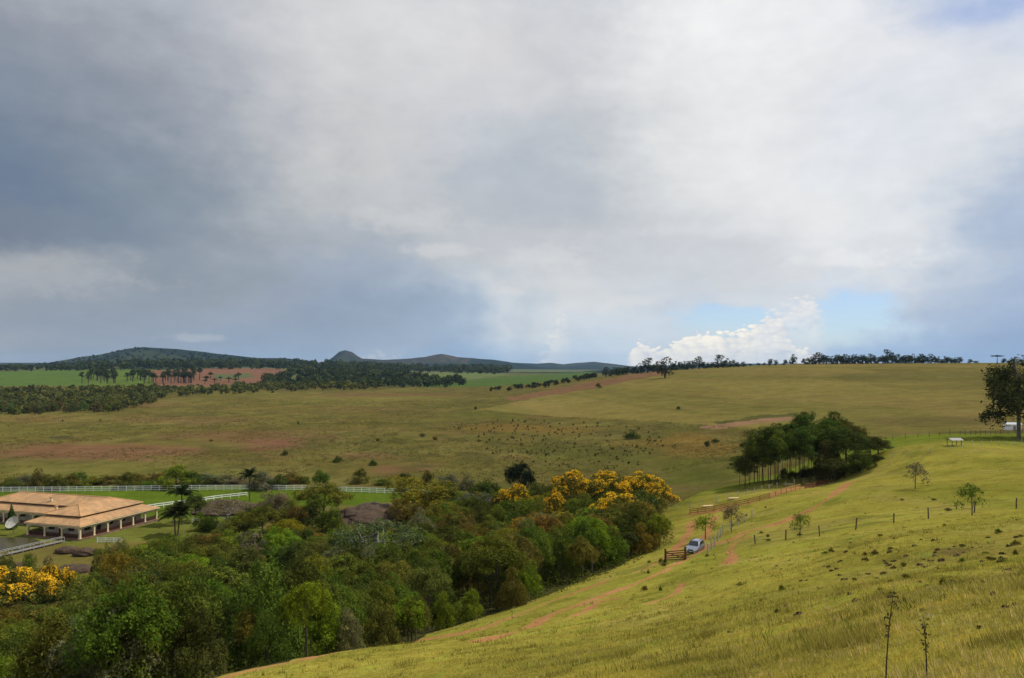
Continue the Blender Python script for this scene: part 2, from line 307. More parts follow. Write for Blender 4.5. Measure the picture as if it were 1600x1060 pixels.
class MB:
    def __init__(s): s.v = []; s.f = []
    def add(s, vs, fs):
        b = len(s.v); s.v += [tuple(p) for p in vs]; s.f += [tuple(b+i for i in f) for f in fs]; return s
    def box(s, x0, x1, y0, y1, z0, z1):
        return s.add([(x0,y0,z0),(x1,y0,z0),(x1,y1,z0),(x0,y1,z0),(x0,y0,z1),(x1,y0,z1),(x1,y1,z1),(x0,y1,z1)],
                     [(0,3,2,1),(4,5,6,7),(0,1,5,4),(1,2,6,5),(2,3,7,6),(3,0,4,7)])
    def bar(s, p, q, w, h):
        p = Vector(p); q = Vector(q); d = (q-p).normalized(); side = d.cross(Vector((0, 0, 1)))
        side = Vector((1, 0, 0)) if side.length < 1e-4 else side.normalized(); up = side.cross(d)
        c = [side*w/2+up*h/2, -side*w/2+up*h/2, -side*w/2-up*h/2, side*w/2-up*h/2]
        return s.add([p+k for k in c]+[q+k for k in c], [(3,2,1,0),(4,5,6,7)]+[(i,(i+1)%4,4+(i+1)%4,4+i) for i in range(4)])
    def tube(s, pts, rad, n=6):
        pts = [Vector(p) for p in pts]; b = len(s.v); up = Vector((0.21, 0.9, 0.13)).normalized()
        for i, p in enumerate(pts):
            d = (pts[min(i+1, len(pts)-1)]-pts[max(i-1, 0)]).normalized(); a = d.cross(up)
            a = d.cross(Vector((1, 0, 0))) if a.length < 1e-3 else a
            a.normalize(); c = d.cross(a)
            for k in range(n):
                th = 2*math.pi*k/n; s.v.append(tuple(p+(a*math.cos(th)+c*math.sin(th))*rad[i]))
        for i in range(len(pts)-1):
            for k in range(n): s.f.append((b+i*n+k, b+i*n+(k+1) % n, b+(i+1)*n+(k+1) % n, b+(i+1)*n+k))
        s.f.append(tuple(b+(len(pts)-1)*n+k for k in range(n))); return s
    def lathe(s, prof, n=20, c=(0, 0, 0)):
        b = len(s.v)
        for r, z in prof:
            for k in range(n): s.v.append((c[0]+r*math.cos(2*math.pi*k/n), c[1]+r*math.sin(2*math.pi*k/n), c[2]+z))
        for i in range(len(prof)-1):
            for k in range(n): s.f.append((b+i*n+k, b+i*n+(k+1) % n, b+(i+1)*n+(k+1) % n, b+(i+1)*n+k))
        return s
    def mesh(s, name, smooth=False, bevel=0):
        me = bpy.data.meshes.new(name); me.from_pydata(s.v, [], s.f)
        bm = bmesh.new(); bm.from_mesh(me); bmesh.ops.recalc_face_normals(bm, faces=bm.faces)
        if bevel: bmesh.ops.bevel(bm, geom=list(bm.edges), offset=bevel, segments=1, affect='EDGES')
        bm.to_mesh(me); bm.free()
        if smooth: me.polygons.foreach_set('use_smooth', [True]*len(me.polygons))
        me.update(); return me
    def obj(s, name, mat, parent=None, smooth=False, bevel=0):
        return link(name, s.mesh(name, smooth, bevel), parent, mat)
def copy_thing(root, loc, rz, scale=(1, 1, 1), label=None, group=None, cat=None, tint=None, name=None):
    r = root.copy(); COL.objects.link(r); r.location = loc; r.rotation_euler = (0, 0, rz); r.scale = scale
    if name: r.name = name
    if label: r['label'] = label
    if cat: r['category'] = cat
    if group: r['group'] = group
    for ch in root.children:
        c = ch.copy(); COL.objects.link(c); c.parent = r
        if tint is not None and ch.name.split('.')[0] == 'crown': c.color = (*tint, 1)
        for g in ch.children:
            d = g.copy(); COL.objects.link(d); d.parent = c
    return r

# ------------------------------------------------------------------ materials
def material(name):
    m = bpy.data.materials.new(name); m.use_nodes = True; t = NT(m.node_tree); t.n.clear()
    return m, t
def finish(t, shader):
    o = t.node('ShaderNodeOutputMaterial'); t.l.new(shader, o.inputs[0])
def simple(name, col, rough=0.7, var=0.25, scale=3.0, metal=0.0, spec=0.3, bump=0.0, detail=5, dark=None, obj_space=True):
    m, t = material(name); co = t.node('ShaderNodeTexCoord').outputs['Object']
    n = t.noise(co, scale, detail, 0.6)
    c2 = dark if dark is not None else tuple(c*(1-2*var) for c in col)
    c = t.mix(t.rng(n.outputs[0], 0.35, 0.7), c2, tuple(min(1, c*(1+var*0.4)) for c in col))
    b = t.node('ShaderNodeBsdfPrincipled', {'Base Color': c, 'Roughness': rough, 'Metallic': metal, 'Specular IOR Level': spec})
    if bump:
        bp = t.node('ShaderNodeBump', {'Strength': bump, 'Distance': 0.1, 'Height': n.outputs[0]}); t.l.new(bp.outputs[0], b.inputs['Normal'])
    finish(t, b.outputs[0]); return m
def leaf_mat(name, trans=0.3, use_obj=True, col=(0.06, 0.08, 0.02), var=0.5, w=(1.3, 1.05, 0.7)):
    """colour comes from the object; each leaf has its own tint"""
    m, t = material(name)
    base = t.node('ShaderNodeObjectInfo').outputs['Color'] if use_obj else t.node('ShaderNodeRGB').outputs[0]
    if not use_obj: base.default_value = (*col, 1)
    v = t.node('ShaderNodeAttribute', attribute_name='tint').outputs['Fac']
    k = t.rng(v, 0, 1, 1-var, 1+var)
    warm = t.mix(t.rng(v, 0.55, 1.0), base, t.mix(1.0, base, w, 'MULTIPLY'))
    c = t.mix(1.0, warm, t.node('ShaderNodeCombineColor', {0: k, 1: k, 2: k}).outputs[0], 'MULTIPLY')
    d = t.node('ShaderNodeBsdfDiffuse', {'Color': c}); tr = t.node('ShaderNodeBsdfTranslucent', {'Color': c})
    mx = t.node('ShaderNodeMixShader', {0: trans}); t.l.new(d.outputs[0], mx.inputs[1]); t.l.new(tr.outputs[0], mx.inputs[2])
    finish(t, mx.outputs[0]); return m
M = {}
M['leaf'] = leaf_mat('leaf'); M['needle'] = leaf_mat('needle', 0.12)
M['grass'] = leaf_mat('grass_blade', 0.5, True, var=0.55); M['blossom'] = leaf_mat('blossom', 0.35, False, (0.78, 0.47, 0.022), 0.35, (1.05, 1.0, 1.0))
M['bark'] = simple('bark', (0.10, 0.08, 0.06), 0.9, 0.3, 6)
M['pine_bark'] = simple('pine_bark', (.055, .042, .03), .9, .3, 6); M['pale_bark'] = simple('pale_bark', (0.22, 0.19, 0.15), 0.9, 0.3, 6)
M['grey_wood'] = simple('grey_wood', (0.26, 0.24, 0.21), 0.9, 0.25, 8)
M['white_paint'] = simple('white_paint', (0.80, 0.80, 0.77), 0.5, 0.06, 1.5)
M['fence_brown'] = simple('fence_brown', (0.17, 0.065, 0.025), 0.7, 0.3, 5)
M['fence_orange'] = simple('fence_orange', (0.52, 0.25, 0.09), 0.75, 0.25, 5)
M['timber'] = simple('timber', (0.62, 0.46, 0.22), 0.7, 0.2, 4)
M['concrete_post'] = simple('concrete_post', (0.42, 0.42, 0.38), 0.85, 0.2, 6)
M['old_post'] = simple('old_post', (0.12, 0.10, 0.075), 0.9, 0.3, 6)
M['wire'] = simple('wire', (0.2, 0.2, 0.19), 0.5, 0.1, 2, 0.6)
M['cream'] = simple('cream', (0.66, 0.55, 0.33), 0.8, 0.12, 1.2)
M['house_wall'] = simple('house_wall', (0.62, 0.55, 0.42), 0.85, 0.12, 0.8)
M['brown_wood'] = simple('brown_wood', (0.085, 0.032, 0.018), 0.55, 0.3, 4)
M['stone_base'] = simple('stone_base', (0.27, 0.19, 0.13), 0.9, 0.35, 2.2, bump=0.6)
M['floor_tile'] = simple('floor_tile', (0.24, 0.12, 0.07), 0.6, 0.2, 2)
M['dark_glass'] = simple('dark_glass', (0.018, 0.02, 0.022), 0.08, 0.1, 1, spec=0.6)

def rock_mat():
    m, t = material('rock'); co = t.node('ShaderNodeTexCoord').outputs['Object']
    n = t.noise(co, 0.8, 8, 0.65, 0.5); n2 = t.noise(co, 6, 6, 0.6); st = t.noise(t.scale(co, (1.6, 1.6, 0.3)), 1.5, 6, 0.6, 1.0)
    c = t.mix(t.rng(n.outputs[0], 0.35, 0.65), (0.032, 0.019, 0.010), (0.078, 0.047, 0.025))
    c = t.mix(t.rng(st.outputs[0], 0.56, 0.72), c, (0.15, 0.105, 0.08)); c = t.mix(t.rng(n2.outputs[0], 0.5, 0.8, 0, .5), c, (0.03, 0.028, 0.02))
    b = t.node('ShaderNodeBsdfPrincipled', {'Base Color': c, 'Roughness': 0.85, 'Specular IOR Level': 0.25})
    bp = t.node('ShaderNodeBump', {'Strength': 0.8, 'Distance': 0.4, 'Height': n.outputs[0]}); t.l.new(bp.outputs[0], b.inputs['Normal'])
    finish(t, b.outputs[0]); return m
M['rock'] = rock_mat()
def roof_mat():
    m, t = material('roof_tiles'); co = t.node('ShaderNodeUVMap').outputs[0]
    n = t.noise(co, 0.35, 7, 0.65, 0.6); n2 = t.noise(t.scale(co, (1, 1, 1)), 3.0, 5, 0.7); n3 = t.noise(co, 11, 3, 0.6)
    c = t.mix(t.rng(n3.outputs[0], 0.3, 0.7), (0.40, 0.215, 0.090), (0.50, 0.30, 0.14))
    c = t.mix(t.rng(n2.outputs[0], 0.55, 0.8, 0, 0.6), c, (0.33, 0.155, 0.07)); c = t.mix(t.rng(n.outputs[0], 0.42, 0.62, 0, 0.8), c, (0.25, 0.165, 0.09)); c = t.mix(t.rng(t.noise(t.scale(co, (2.4, .35, 1)), 1.0, 6, 0.7).outputs[0], 0.52, 0.68, 0, 0.75), c, (0.24, 0.12, 0.055))
    c = t.mix(t.rng(t.noise(co, 1.3, 8, 0.75, 1.0).outputs[0], 0.56, 0.70, 0, 0.7), c, (0.13, 0.085, 0.05))
    su = t.node('ShaderNodeSeparateXYZ', {0: co})
    wv = t.math('ABSOLUTE', t.math('SINE', t.math('MULTIPLY', su.outputs[0], math.pi/0.24)))
    rw = t.math('FRACT', t.math('MULTIPLY', su.outputs[1], 1/0.34))
    hgt = t.math('ADD', wv, t.math('MULTIPLY', rw, 0.5))
    b = t.node('ShaderNodeBsdfPrincipled', {'Base Color': c, 'Roughness': 0.85, 'Specular IOR Level': 0.2})
    bp = t.node('ShaderNodeBump', {'Strength': 0.5, 'Distance': 0.06, 'Height': hgt}); t.l.new(bp.outputs[0], b.inputs['Normal'])
    finish(t, b.outputs[0]); return m
M['roof'] = roof_mat()

def ground_mat():
    """albedo of each place comes from the land-cover attribute; noise gives sward, clods and wear"""
    m, t = material('land_cover'); pos = t.node('ShaderNodeNewGeometry').outputs['Position']
    base = t.node('ShaderNodeAttribute', attribute_name='cover').outputs['Color']
    gr = t.node('ShaderNodeAttribute', attribute_name='sward').outputs['Fac']         # 1 on the near pasture
    na = t.noise(pos, 0.09, 5, 0.6, 0.4); nb = t.noise(pos, 0.55, 6, 0.65, 0.3); nc = t.noise(pos, 3.2, 5, 0.7); nd = t.noise(t.scale(pos, (1, 1, 0.4)), 14.0, 3, 0.6)
    nf = t.noise(pos, 0.012, 6, 0.65, 0.5)
    k = t.math('MULTIPLY', t.rng(na.outputs[0], 0.3, 0.7, 0.80, 1.18), t.rng(nb.outputs[0], 0.3, 0.7, 0.74, 1.24))
    k = t.math('MULTIPLY', k, t.rng(nc.outputs[0], 0.3, 0.7, 0.72, 1.26)); k = t.math('MULTIPLY', k, t.rng(nf.outputs[0], 0.3, 0.7, 0.86, 1.14))
    c = t.mix(1.0, base, t.node('ShaderNodeCombineColor', {0: k, 1: k, 2: k}).outputs[0], 'MULTIPLY')
    green = t.mix(1.0, c, (0.62, 0.86, 0.75), 'MULTIPLY'); tan = t.mix(1.0, c, (1.25, 0.98, 1.6), 'MULTIPLY')
    c = t.mix(t.rng(nb.outputs[0], 0.52, 0.70, 0, 0.8), c, green); c = t.mix(t.rng(t.noise(pos, 0.8, 6, 0.7).outputs[0], 0.55, 0.72, 0, 0.65), c, tan)
    tf = t.noise(pos, 2.1, 5, 0.7, 0.4); c = t.mix(t.math('MULTIPLY', gr, t.rng(tf.outputs[0], 0.56, 0.68, 0, 0.7)), c, (0.085, 0.088, 0.012))
    cl = t.noise(t.scale(pos, (1, 1, 1)), 1.15, 5, 0.72, 0.6)
    c = t.mix(t.math('MULTIPLY', gr, t.rng(cl.outputs[0], 0.64, 0.71, 0, 0.85)), c, (0.075, 0.045, 0.022))
    c = t.mix(t.math('MULTIPLY', gr, t.rng(nd.outputs[0], 0.5, 0.75, 0, 0.5)), c, t.mix(1.0, c, (0.55, 0.7, 0.6), 'MULTIPLY'))
    b = t.node('ShaderNodeBsdfDiffuse', {'Color': c, 'Roughness': 0.6})
    h = t.math('ADD', t.math('MULTIPLY', nb.outputs[0], 1.0), t.math('MULTIPLY', nc.outputs[0], 0.4))
    bp = t.node('ShaderNodeBump', {'Strength': 0.55, 'Distance': 0.35, 'Height': h}); t.l.new(bp.outputs[0], b.inputs['Normal'])
    finish(t, b.outputs[0]); return m
M['ground'] = ground_mat()

# ------------------------------------------------------------------ the land: one continuous sheet cut where the land cover changes
tt = np.concatenate([np.linspace(-1.6, -0.72, 40, endpoint=False), np.linspace(-0.72, 0.72, 800, endpoint=False), np.linspace(0.72, 1.9, 45)])
dd = np.concatenate([np.exp(np.linspace(math.log(1.2), math.log(30), 150, endpoint=False)), np.exp(np.linspace(math.log(30), math.log(1300), 330, endpoint=False)), np.exp(np.linspace(math.log(1300), math.log(16500), 130))])
TT, DD = np.meshgrid(tt, dd); GX = TT*DD; GY = DD
GZZ = H(GX, GY)
PXg = CX+F*TT; PYg = HY-F*(GZZ-CZ)/DD
def inpoly(px, py, pts):
    r = np.zeros(px.shape, bool); n = len(pts)
    for i in range(n):
        x0, y0 = pts[i]; x1, y1 = pts[(i+1) % n]
        if y0 == y1: continue
        c = ((y0 > py) != (y1 > py)) & (px < (x1-x0)*(py-y0)/(y1-y0)+x0); r ^= c
    return r
def polydist(x, y, pts):
    dm = np.full(np.shape(x), 1e9)
    for (x0, y0), (x1, y1) in zip(pts[:-1], pts[1:]):
        vx, vy = x1-x0, y1-y0; L = vx*vx+vy*vy+1e-9
        u = np.clip(((x-x0)*vx+(y-y0)*vy)/L, 0, 1); dm = np.minimum(dm, np.hypot(x-x0-u*vx, y-y0-u*vy))
    return dm
def world_poly(pix, dmin=3, dmax=1e9): return [tuple(hit(px, py, dmin, dmax)[:2]) for px, py in pix]
# boundary between the wood and the open hillside, on the ground
EDGE = world_poly([(340,1058),(520,1024),(700,985),(850,936),(960,893),(1045,853)], 20, 140)+[(24, 118), (31, 150), (33, 168)]
C = np.zeros(GX.shape+(3,)); C[:] = (0.112, 0.090, 0.023)
reg = np.zeros(GX.shape, int)          # 0 marsh, 1 pasture, 2 lawn, 3 stubble field, 4 ploughed, 5 crop, 6 hills, 7 track
wn1 = fbm(GX/55, GY/55, 5, 21); wn2 = fbm(GX/16, GY/16, 4, 31); wn3 = fbm(GX/160, GY/160, 4, 41); wn4 = fbm(GX/5, GY/5, 3, 51)
wx = PXg+(wn2-.5)*10; wy = PYg+(wn2-.5)*3.0
def blend(mask, col):
    global C; mk = np.clip(mask, 0, 1)[..., None]; C = C*(1-mk)+np.array(col)*mk
marsh = (DD > 200)
wn5 = fbm(GX/9, GY/14, 4, 101)
blend(sst(.45, .62, wn1)*.6, (0.10, 0.092, 0.024)); blend(sst(.55, .68, wn2)*.45, (0.13, 0.088, 0.034)); blend(sst(.52, .7, wn3)*.5, (0.135, 0.115, 0.027)); blend(sst(.50, .66, wn5)*.6*marsh, (0.068, 0.064, 0.018)); blend(sst(.56, .70, fbm(GX/24, GY/30, 4, 111))*.5*marsh, (0.15, 0.125, 0.036))
for (px, py, rx, ry, a, col) in [
   (130,706,200,14,.95,'p'),(430,695,62,11,.95,'p'),(300,657,140,7,.45,'p'),(230,632,70,4,.6,'p'),(390,682,140,11,.6,'p'),(612,736,38,9,.8,'p'),(660,734,22,5,.6,'p'),(500,640,160,6,.35,'p'),(60,655,80,6,.35,'p'),(570,712,60,6,.5,'p'),
   (790,668,90,7,.8,'o'),(880,673,60,8,.6,'o'),(1090,700,62,18,.8,'o'),(1010,694,60,8,.55,'o'),(1080,680,40,6,.6,'o'),(560,622,170,6,.55,'y'),(300,628,90,5,.5,'y'),(600,617,130,3,.6,'p'),(100,684,24,3,.85,'w'),(270,651,16,2,.6,'w'),
   (1100,745,75,30,.85,'g'),(930,722,160,14,.45,'g'),(760,648,70,10,.5,'g'),(470,640,90,4,.4,'g'),(640,745,70,12,.5,'g'),(200,740,260,12,.35,'g'),(860,705,110,8,.4,'g')]:
    c = {'p': (0.150, 0.070, 0.040), 'o': (0.175, 0.105, 0.026), 'y': (0.165, 0.135, 0.035), 'w': (0.035, 0.035, 0.02), 'g': (0.085, 0.092, 0.017)}[col]
    r = np.hypot((wx-px)/rx, (wy-py)/ry)+(wn2-.5)*1.0+(wn4-.5)*.8
    blend(sst(1.25, .45, r)*a*.8*(DD > 150), c)
# stubble field on the right and the ploughed strip behind it
fld = inpoly(wx, wy, [(745,640),(800,629),(900,609),(1010,592),(1040,580),(1200,560),(1750,540),(2400,540),(2400,665),(1600,671),(1480,675),(1392,683),(1200,672),(1150,668),(1010,657),(850,650)]) & (DD > 255) & (DD < 1160)
blend(fld, (0.172, 0.136, 0.036)); reg[fld] = 3
band = fbm(GX/500+GZZ/5.5, GZZ/2.2, 3, 61); band2 = fbm(GX/300, GZZ/0.9, 3, 66)
blend(fld*sst(.42, .66, band)*.6, (0.125, 0.112, 0.027)); blend(fld*sst(.45, .7, band2)*.5, (0.19, 0.135, 0.045))
blend(fld*inpoly(wx, wy, [(1280,580),(1600,572),(2300,572),(2300,612),(1600,614),(1450,611),(1330,601)])*sst(.35, .6, wn1)*.55, (0.11, 0.095, 0.026))
blend(fld*sst(1.1, .5, np.hypot((wx-1480)/190, (wy-658)/9)+(wn1-.5))*.6, (0.105, 0.082, 0.028))
pl = inpoly(wx, wy, [(788,622),(850,611),(920,597),(1000,583),(1040,578),(1045,584),(985,595),(930,606),(880,615),(800,627)]) & (DD > 500) & (DD < 1300)
blend(pl, (0.160, 0.088, 0.042)); reg[pl] = 4
sc = inpoly(wx, wy, [(1085,668),(1130,662),(1190,654),(1235,651),(1240,656),(1190,662),(1150,667),(1120,671)]) & (DD > 255) & (DD < 700)
blend(sc*.85, (0.24, 0.13, 0.075))
blend(inpoly(wx, wy, [(1115,660),(1200,648),(1245,645),(1245,651),(1190,655),(1120,663)])*(DD > 255)*(DD < 800)*.8, (0.06, 0.062, 0.018))
# far plain
far = sst(1150, 1350, DD)*sst(1000, 760, PXg)
blend(far*.9, (0.085, 0.095, 0.035)); blend(far*sst(.45, .6, fbm(GX/700, GY/900, 4, 71)), (0.13, 0.125, 0.05)); blend(far*sst(.58, .66, fbm(GX/500, GY/600, 3, 75)), (0.035, 0.045, 0.02))
hill = DD > 2900
blend(sst(2500, 3000, DD)*.95, (0.014, 0.024, 0.020)); blend(sst(2700, 3200, DD)*sst(.56, .66, fbm(GX/600, GY/420, 4, 81))*.6, (0.050, 0.062, 0.030))
blend(sst(.60, .70, fbm(GX/330, GY/300, 4, 85))*(DD > 6000)*.45, (0.06, 0.045, 0.035)); blend((np.abs(PXg-690) < 45)*(PYg < 566)*(DD > 5500)*sst(.4, .6, wn1)*.7, (0.10, 0.065, 0.05))
reg[hill] = 6
def far_patch(pts, col, lo, hi, r=5, a=1.0):
    k = inpoly(wx*1.0, PYg+(wn2-.5)*1.2, pts) & (DD > lo) & (DD < hi); blend(k*a, col); reg[k] = r
far_patch([(-600,581),(0,581),(130,577),(150,590),(140,603),(-600,606)], (0.072, 0.112, 0.024), 1150, 2400)
far_patch([(128,577),(240,577),(240,603),(135,603)], (0.085, 0.12, 0.022), 1150, 2400)
far_patch([(235,579),(330,576),(440,576),(448,588),(405,598),(330,604),(240,602)], (0.165, 0.082, 0.048), 1150, 2600, 4)
far_patch([(330,585),(390,583),(400,590),(340,593)], (0.09, 0.10, 0.04), 1150, 2600)
far_patch([(470,574),(530,574),(640,588),(630,596),(560,588)], (0.075, 0.085, 0.045), 1600, 4000)
far_patch([(630,608),(700,597),(800,588),(930,581),(920,588),(800,603),(760,609)], (0.068, 0.105, 0.024), 1180, 3400)
far_patch([(635,585),(740,582),(800,586),(720,594)], (0.11, 0.135, 0.045), 1300, 3600)
far_patch([(780,574),(880,572),(940,578),(900,582),(790,582)], (0.10, 0.115, 0.055), 1600, 6000)
far_patch([(1170,573),(1380,568),(1380,560),(1170,566)], (0.105, 0.15, 0.02), 1165, 1600)
# lawn by the house
law = inpoly(GX, GY, [(-200,150),(-104,164),(-88,158),(-80,162),(-58,158),(-52,170),(-62,184),(-60,198),(-28,212),(-18,236),(-210,240)])
blend(law, (0.072, 0.105, 0.010)); blend(law*(DD < 186)*.8, (0.125, 0.125, 0.025)); reg[law] = 2
# near hillside pasture
ex = np.array(EDGE)
ecross = np.interp(GY, ex[:, 1], ex[:, 0])
past = (GX > ecross-2.5+(wn4-.5)*2) & (GY < 168) | (GY <= ex[0, 1]) & (GX > -20+0*GY)
far_b = np.interp(GX, [20, 33, 48, 62, 80, 100, 400], [168, 172, 196, 214, 222, 232, 262])
past |= (GX > 30) & (GY >= 160) & (GY < far_b+(wn2-.5)*14)
pm = past.astype(float)
blend(pm, (0.262, 0.222, 0.036))
blend(pm*sst(.45, .65, wn2)*.55, (0.20, 0.195, 0.027)); blend(pm*sst(.52, .7, fbm(GX/7, GY/7, 4, 91))*.5, (0.28, 0.22, 0.055)); blend(pm*sst(165, 215, GY)*.8, (0.095, 0.130, 0.014)); blend(pm*sst(.62, .72, wn4)*.4, (0.075, 0.09, 0.014))
wear = sst(.58, .72, fbm(GX/3.2, GY/3.2, 4, 95))*sst(1.2, .5, np.hypot((PXg-1440)/230, (PYg-890)/55))
blend(pm*wear*.75, (0.11, 0.065, 0.028))
reg[past] = 1
# wood floor
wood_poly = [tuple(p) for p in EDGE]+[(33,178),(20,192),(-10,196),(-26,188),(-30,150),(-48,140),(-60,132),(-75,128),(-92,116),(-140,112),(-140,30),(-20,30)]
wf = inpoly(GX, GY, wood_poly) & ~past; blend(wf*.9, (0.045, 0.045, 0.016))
# tracks
TRACKS = [  # pixels along the track, width in metres
 ([(360,1056),(480,1030),(640,1003),(760,981),(850,945),(930,915),(1010,888),(1050,868),(1062,850),(1078,830),(1082,815)], 1.0, 20, 170),
 ([(760,1000),(850,965),(960,925),(1040,893),(1075,873),(1110,851),(1142,845),(1165,832),(1200,824),(1235,811),(1265,796),(1282,788),(1300,776),(1335,752)], 1.0, 20, 190),
 ([(1060,872),(1090,850),(1105,835),(1111,820),(1116,808)], 0.9, 60, 170), ([(1140,882),(1144,870),(1140,860),(1150,848),(1170,838)], .7, 60, 130),
 ([(900,962),(935,940),(965,935)], .5, 20, 130), ([(1010,945),(1060,925),(1066,912)], .4, 20, 130),
 ([(1085,803),(1140,794),(1200,779),(1245,764),(1290,755)], 2.6, 120, 230)]
trk = np.zeros(GX.shape)
for pix, w, lo, hi in TRACKS:
    pts = world_poly(pix, lo, hi); k = (GY < 240) & (GX > -40)
    dm = np.full(GX.shape, 99.0); dm[k] = polydist(GX[k], GY[k], pts)
    trk = np.maximum(trk, sst(w*1.15, w*.3, dm+(wn4-.5)*1.3*w+(wn2-.5)*.9*w))
trk *= pm; blend(trk*.9, (0.36, 0.165, 0.068)); reg[(trk > .5)] = 7
sward = pm*(1-trk)*(1-sst(60, 150, GY))
nr, nc_ = GX.shape
idx = np.arange(nr*nc_).reshape(nr, nc_)
quads = np.stack([idx[:-1, :-1], idx[:-1, 1:], idx[1:, 1:], idx[1:, :-1]], -1).reshape(-1, 4)
freg = reg[:-1, :-1].ravel()
# keep small specks out of the cut: majority of the four corners
rc = np.stack([reg[:-1, :-1], reg[:-1, 1:], reg[1:, 1:], reg[1:, :-1]], -1).reshape(-1, 4)
V = np.stack([GX, GY, GZZ], -1).reshape(-1, 3); CC = np.concatenate([C.reshape(-1, 3), np.ones((nr*nc_, 1))], 1); SW = sward.ravel()
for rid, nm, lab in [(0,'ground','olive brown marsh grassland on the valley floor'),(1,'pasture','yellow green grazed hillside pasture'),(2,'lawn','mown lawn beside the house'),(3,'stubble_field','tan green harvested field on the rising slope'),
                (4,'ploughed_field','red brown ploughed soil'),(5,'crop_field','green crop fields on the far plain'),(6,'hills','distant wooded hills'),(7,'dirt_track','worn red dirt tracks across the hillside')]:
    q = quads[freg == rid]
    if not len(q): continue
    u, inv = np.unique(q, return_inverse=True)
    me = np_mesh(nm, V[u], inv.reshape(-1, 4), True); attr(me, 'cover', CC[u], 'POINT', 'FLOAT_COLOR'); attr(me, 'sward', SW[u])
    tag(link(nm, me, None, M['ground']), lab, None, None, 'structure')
#@@VEG
# ------------------------------------------------------------------ vegetation meshes
def leaves(c, n, s, asp=0.55):
    """rhombic leaf sprays: centres, normals, half lengths -> verts, quads"""
    N = len(c); n = n/np.maximum(np.linalg.norm(n, axis=1, keepdims=True), 1e-6)
    r = rng.normal(size=(N, 3)); a = np.cross(n, r); a /= np.maximum(np.linalg.norm(a, axis=1, keepdims=True), 1e-6); b = np.cross(n, a)
    s = s[:, None]; fold = n*s*0.18
    v = np.stack([c+a*s, c+b*s*asp-fold, c-a*s, c-b*s*asp-fold], 1).reshape(-1, 3)
    return v, np.arange(4*N).reshape(N, 4)
def sample_lobes(lobes, N, up=0.25, shell=(0.72, 1.06)):
    L = np.array(lobes, float); wgt = L[:, 3]*L[:, 4]+L[:, 4]*L[:, 5]; k = rng.choice(len(L), N, p=wgt/wgt.sum())
    d = rng.normal(size=(N, 3)); d[:, 2] += up; d /= np.linalg.norm(d, axis=1, keepdims=True)
    rad = rng.uniform(*shell, N)**0.7
    rad = rad*(1+0.16*np.sin(d[:, 0]*7+k*1.7)*np.sin(d[:, 1]*6+k)*np.sin(d[:, 2]*6+k*2.3))
    c = L[k, :3]+d*L[k, 3:]*rad[:, None]
    n = d/L[k, 3:]; n /= np.linalg.norm(n, axis=1, keepdims=True)
    return c, n, k
def crown_mesh(name, lobes, N, size, up=0.25, jit=0.55, shell=(0.62, 1.06)):
    per = 34 if N > 2000 else 12 if N > 800 else 1
    K = max(8, N//per); cc, cn, ck = sample_lobes(lobes, K, up, shell)             # sprays
    j = rng.integers(K, size=N) if per > 1 else np.arange(N) % K; sp = size*rng.uniform(1.2, 3.2, K)[j]*(1 if per > 1 else .25)
    off = rng.normal(size=(N, 3)); off -= cn[j]*(off*cn[j]).sum(1, keepdims=True)*.55
    c = cc[j]+off*sp[:, None]; c[:, 2] -= (off**2).sum(1)*sp*.10
    n = cn[j]*.9+rng.normal(size=(N, 3))*jit; n[:, 2] += 0.35
    v, f = leaves(c, n, size*rng.uniform(0.4, 1.0, N)**1.0*rng.choice([.8, 1.0, 1.55], N), .5)
    me = np_mesh(name, v, f); lt = rng.uniform(0, 1, len(lobes)); st = rng.uniform(0, 1, K)
    attr(me, 'tint', np.clip(0.35*lt[ck[j]]+.35*st[j]+0.3*rng.uniform(0, 1, N), 0, 1), 'FACE'); me.materials.append(M['leaf']); return me
def lobes_in(n, cx, cz, rx, rz, r0, r1, flat=0.75, seed=0, base=0.3):
    g = np.random.default_rng(seed); o = []
    for i in range(n):
        th = 2.399963*i+g.uniform(-.4, .4); q = math.sqrt((i+.5)/n); zz = cz+rz*(1-q*q*1.15)*g.uniform(.55, 1.0)-rz*base*g.uniform(0, 1)
        r = g.uniform(r0, r1); o.append((math.cos(th)*rx*q+cx, math.sin(th)*rx*q, zz, r, r, r*flat))
    return o
def trunk_mesh(name, h, r, lobes, limbs=5, fork=0.55, mat='bark', lean=0.25, seed=0, n=6):
    g = np.random.default_rng(seed); m = MB(); lx, ly = g.uniform(-lean, lean, 2)
    mid = [(lx*t*t*h*.3, ly*t*t*h*.3, h*t-0.4*(t == 0)) for t in (0, .3, .6, 1)]
    m.tube(mid, [r*1.35, r, r*.85, r*.45], n)
    for i in range(limbs):
        lb = lobes[int(g.integers(len(lobes)))]; t0 = g.uniform(fork, .95); p = Vector((lx*t0*t0*h*.3, ly*t0*t0*h*.3, h*t0)); q = Vector(lb[:3])
        mm = (p+q)*.5+Vector((g.uniform(-.3, .3), g.uniform(-.3, .3), -.25)); m.tube([p, mm, q], [r*.5, r*.33, r*.12], 5)
    me = m.mesh(name, True); me.materials.append(M[mat]); return me
KIND = {}
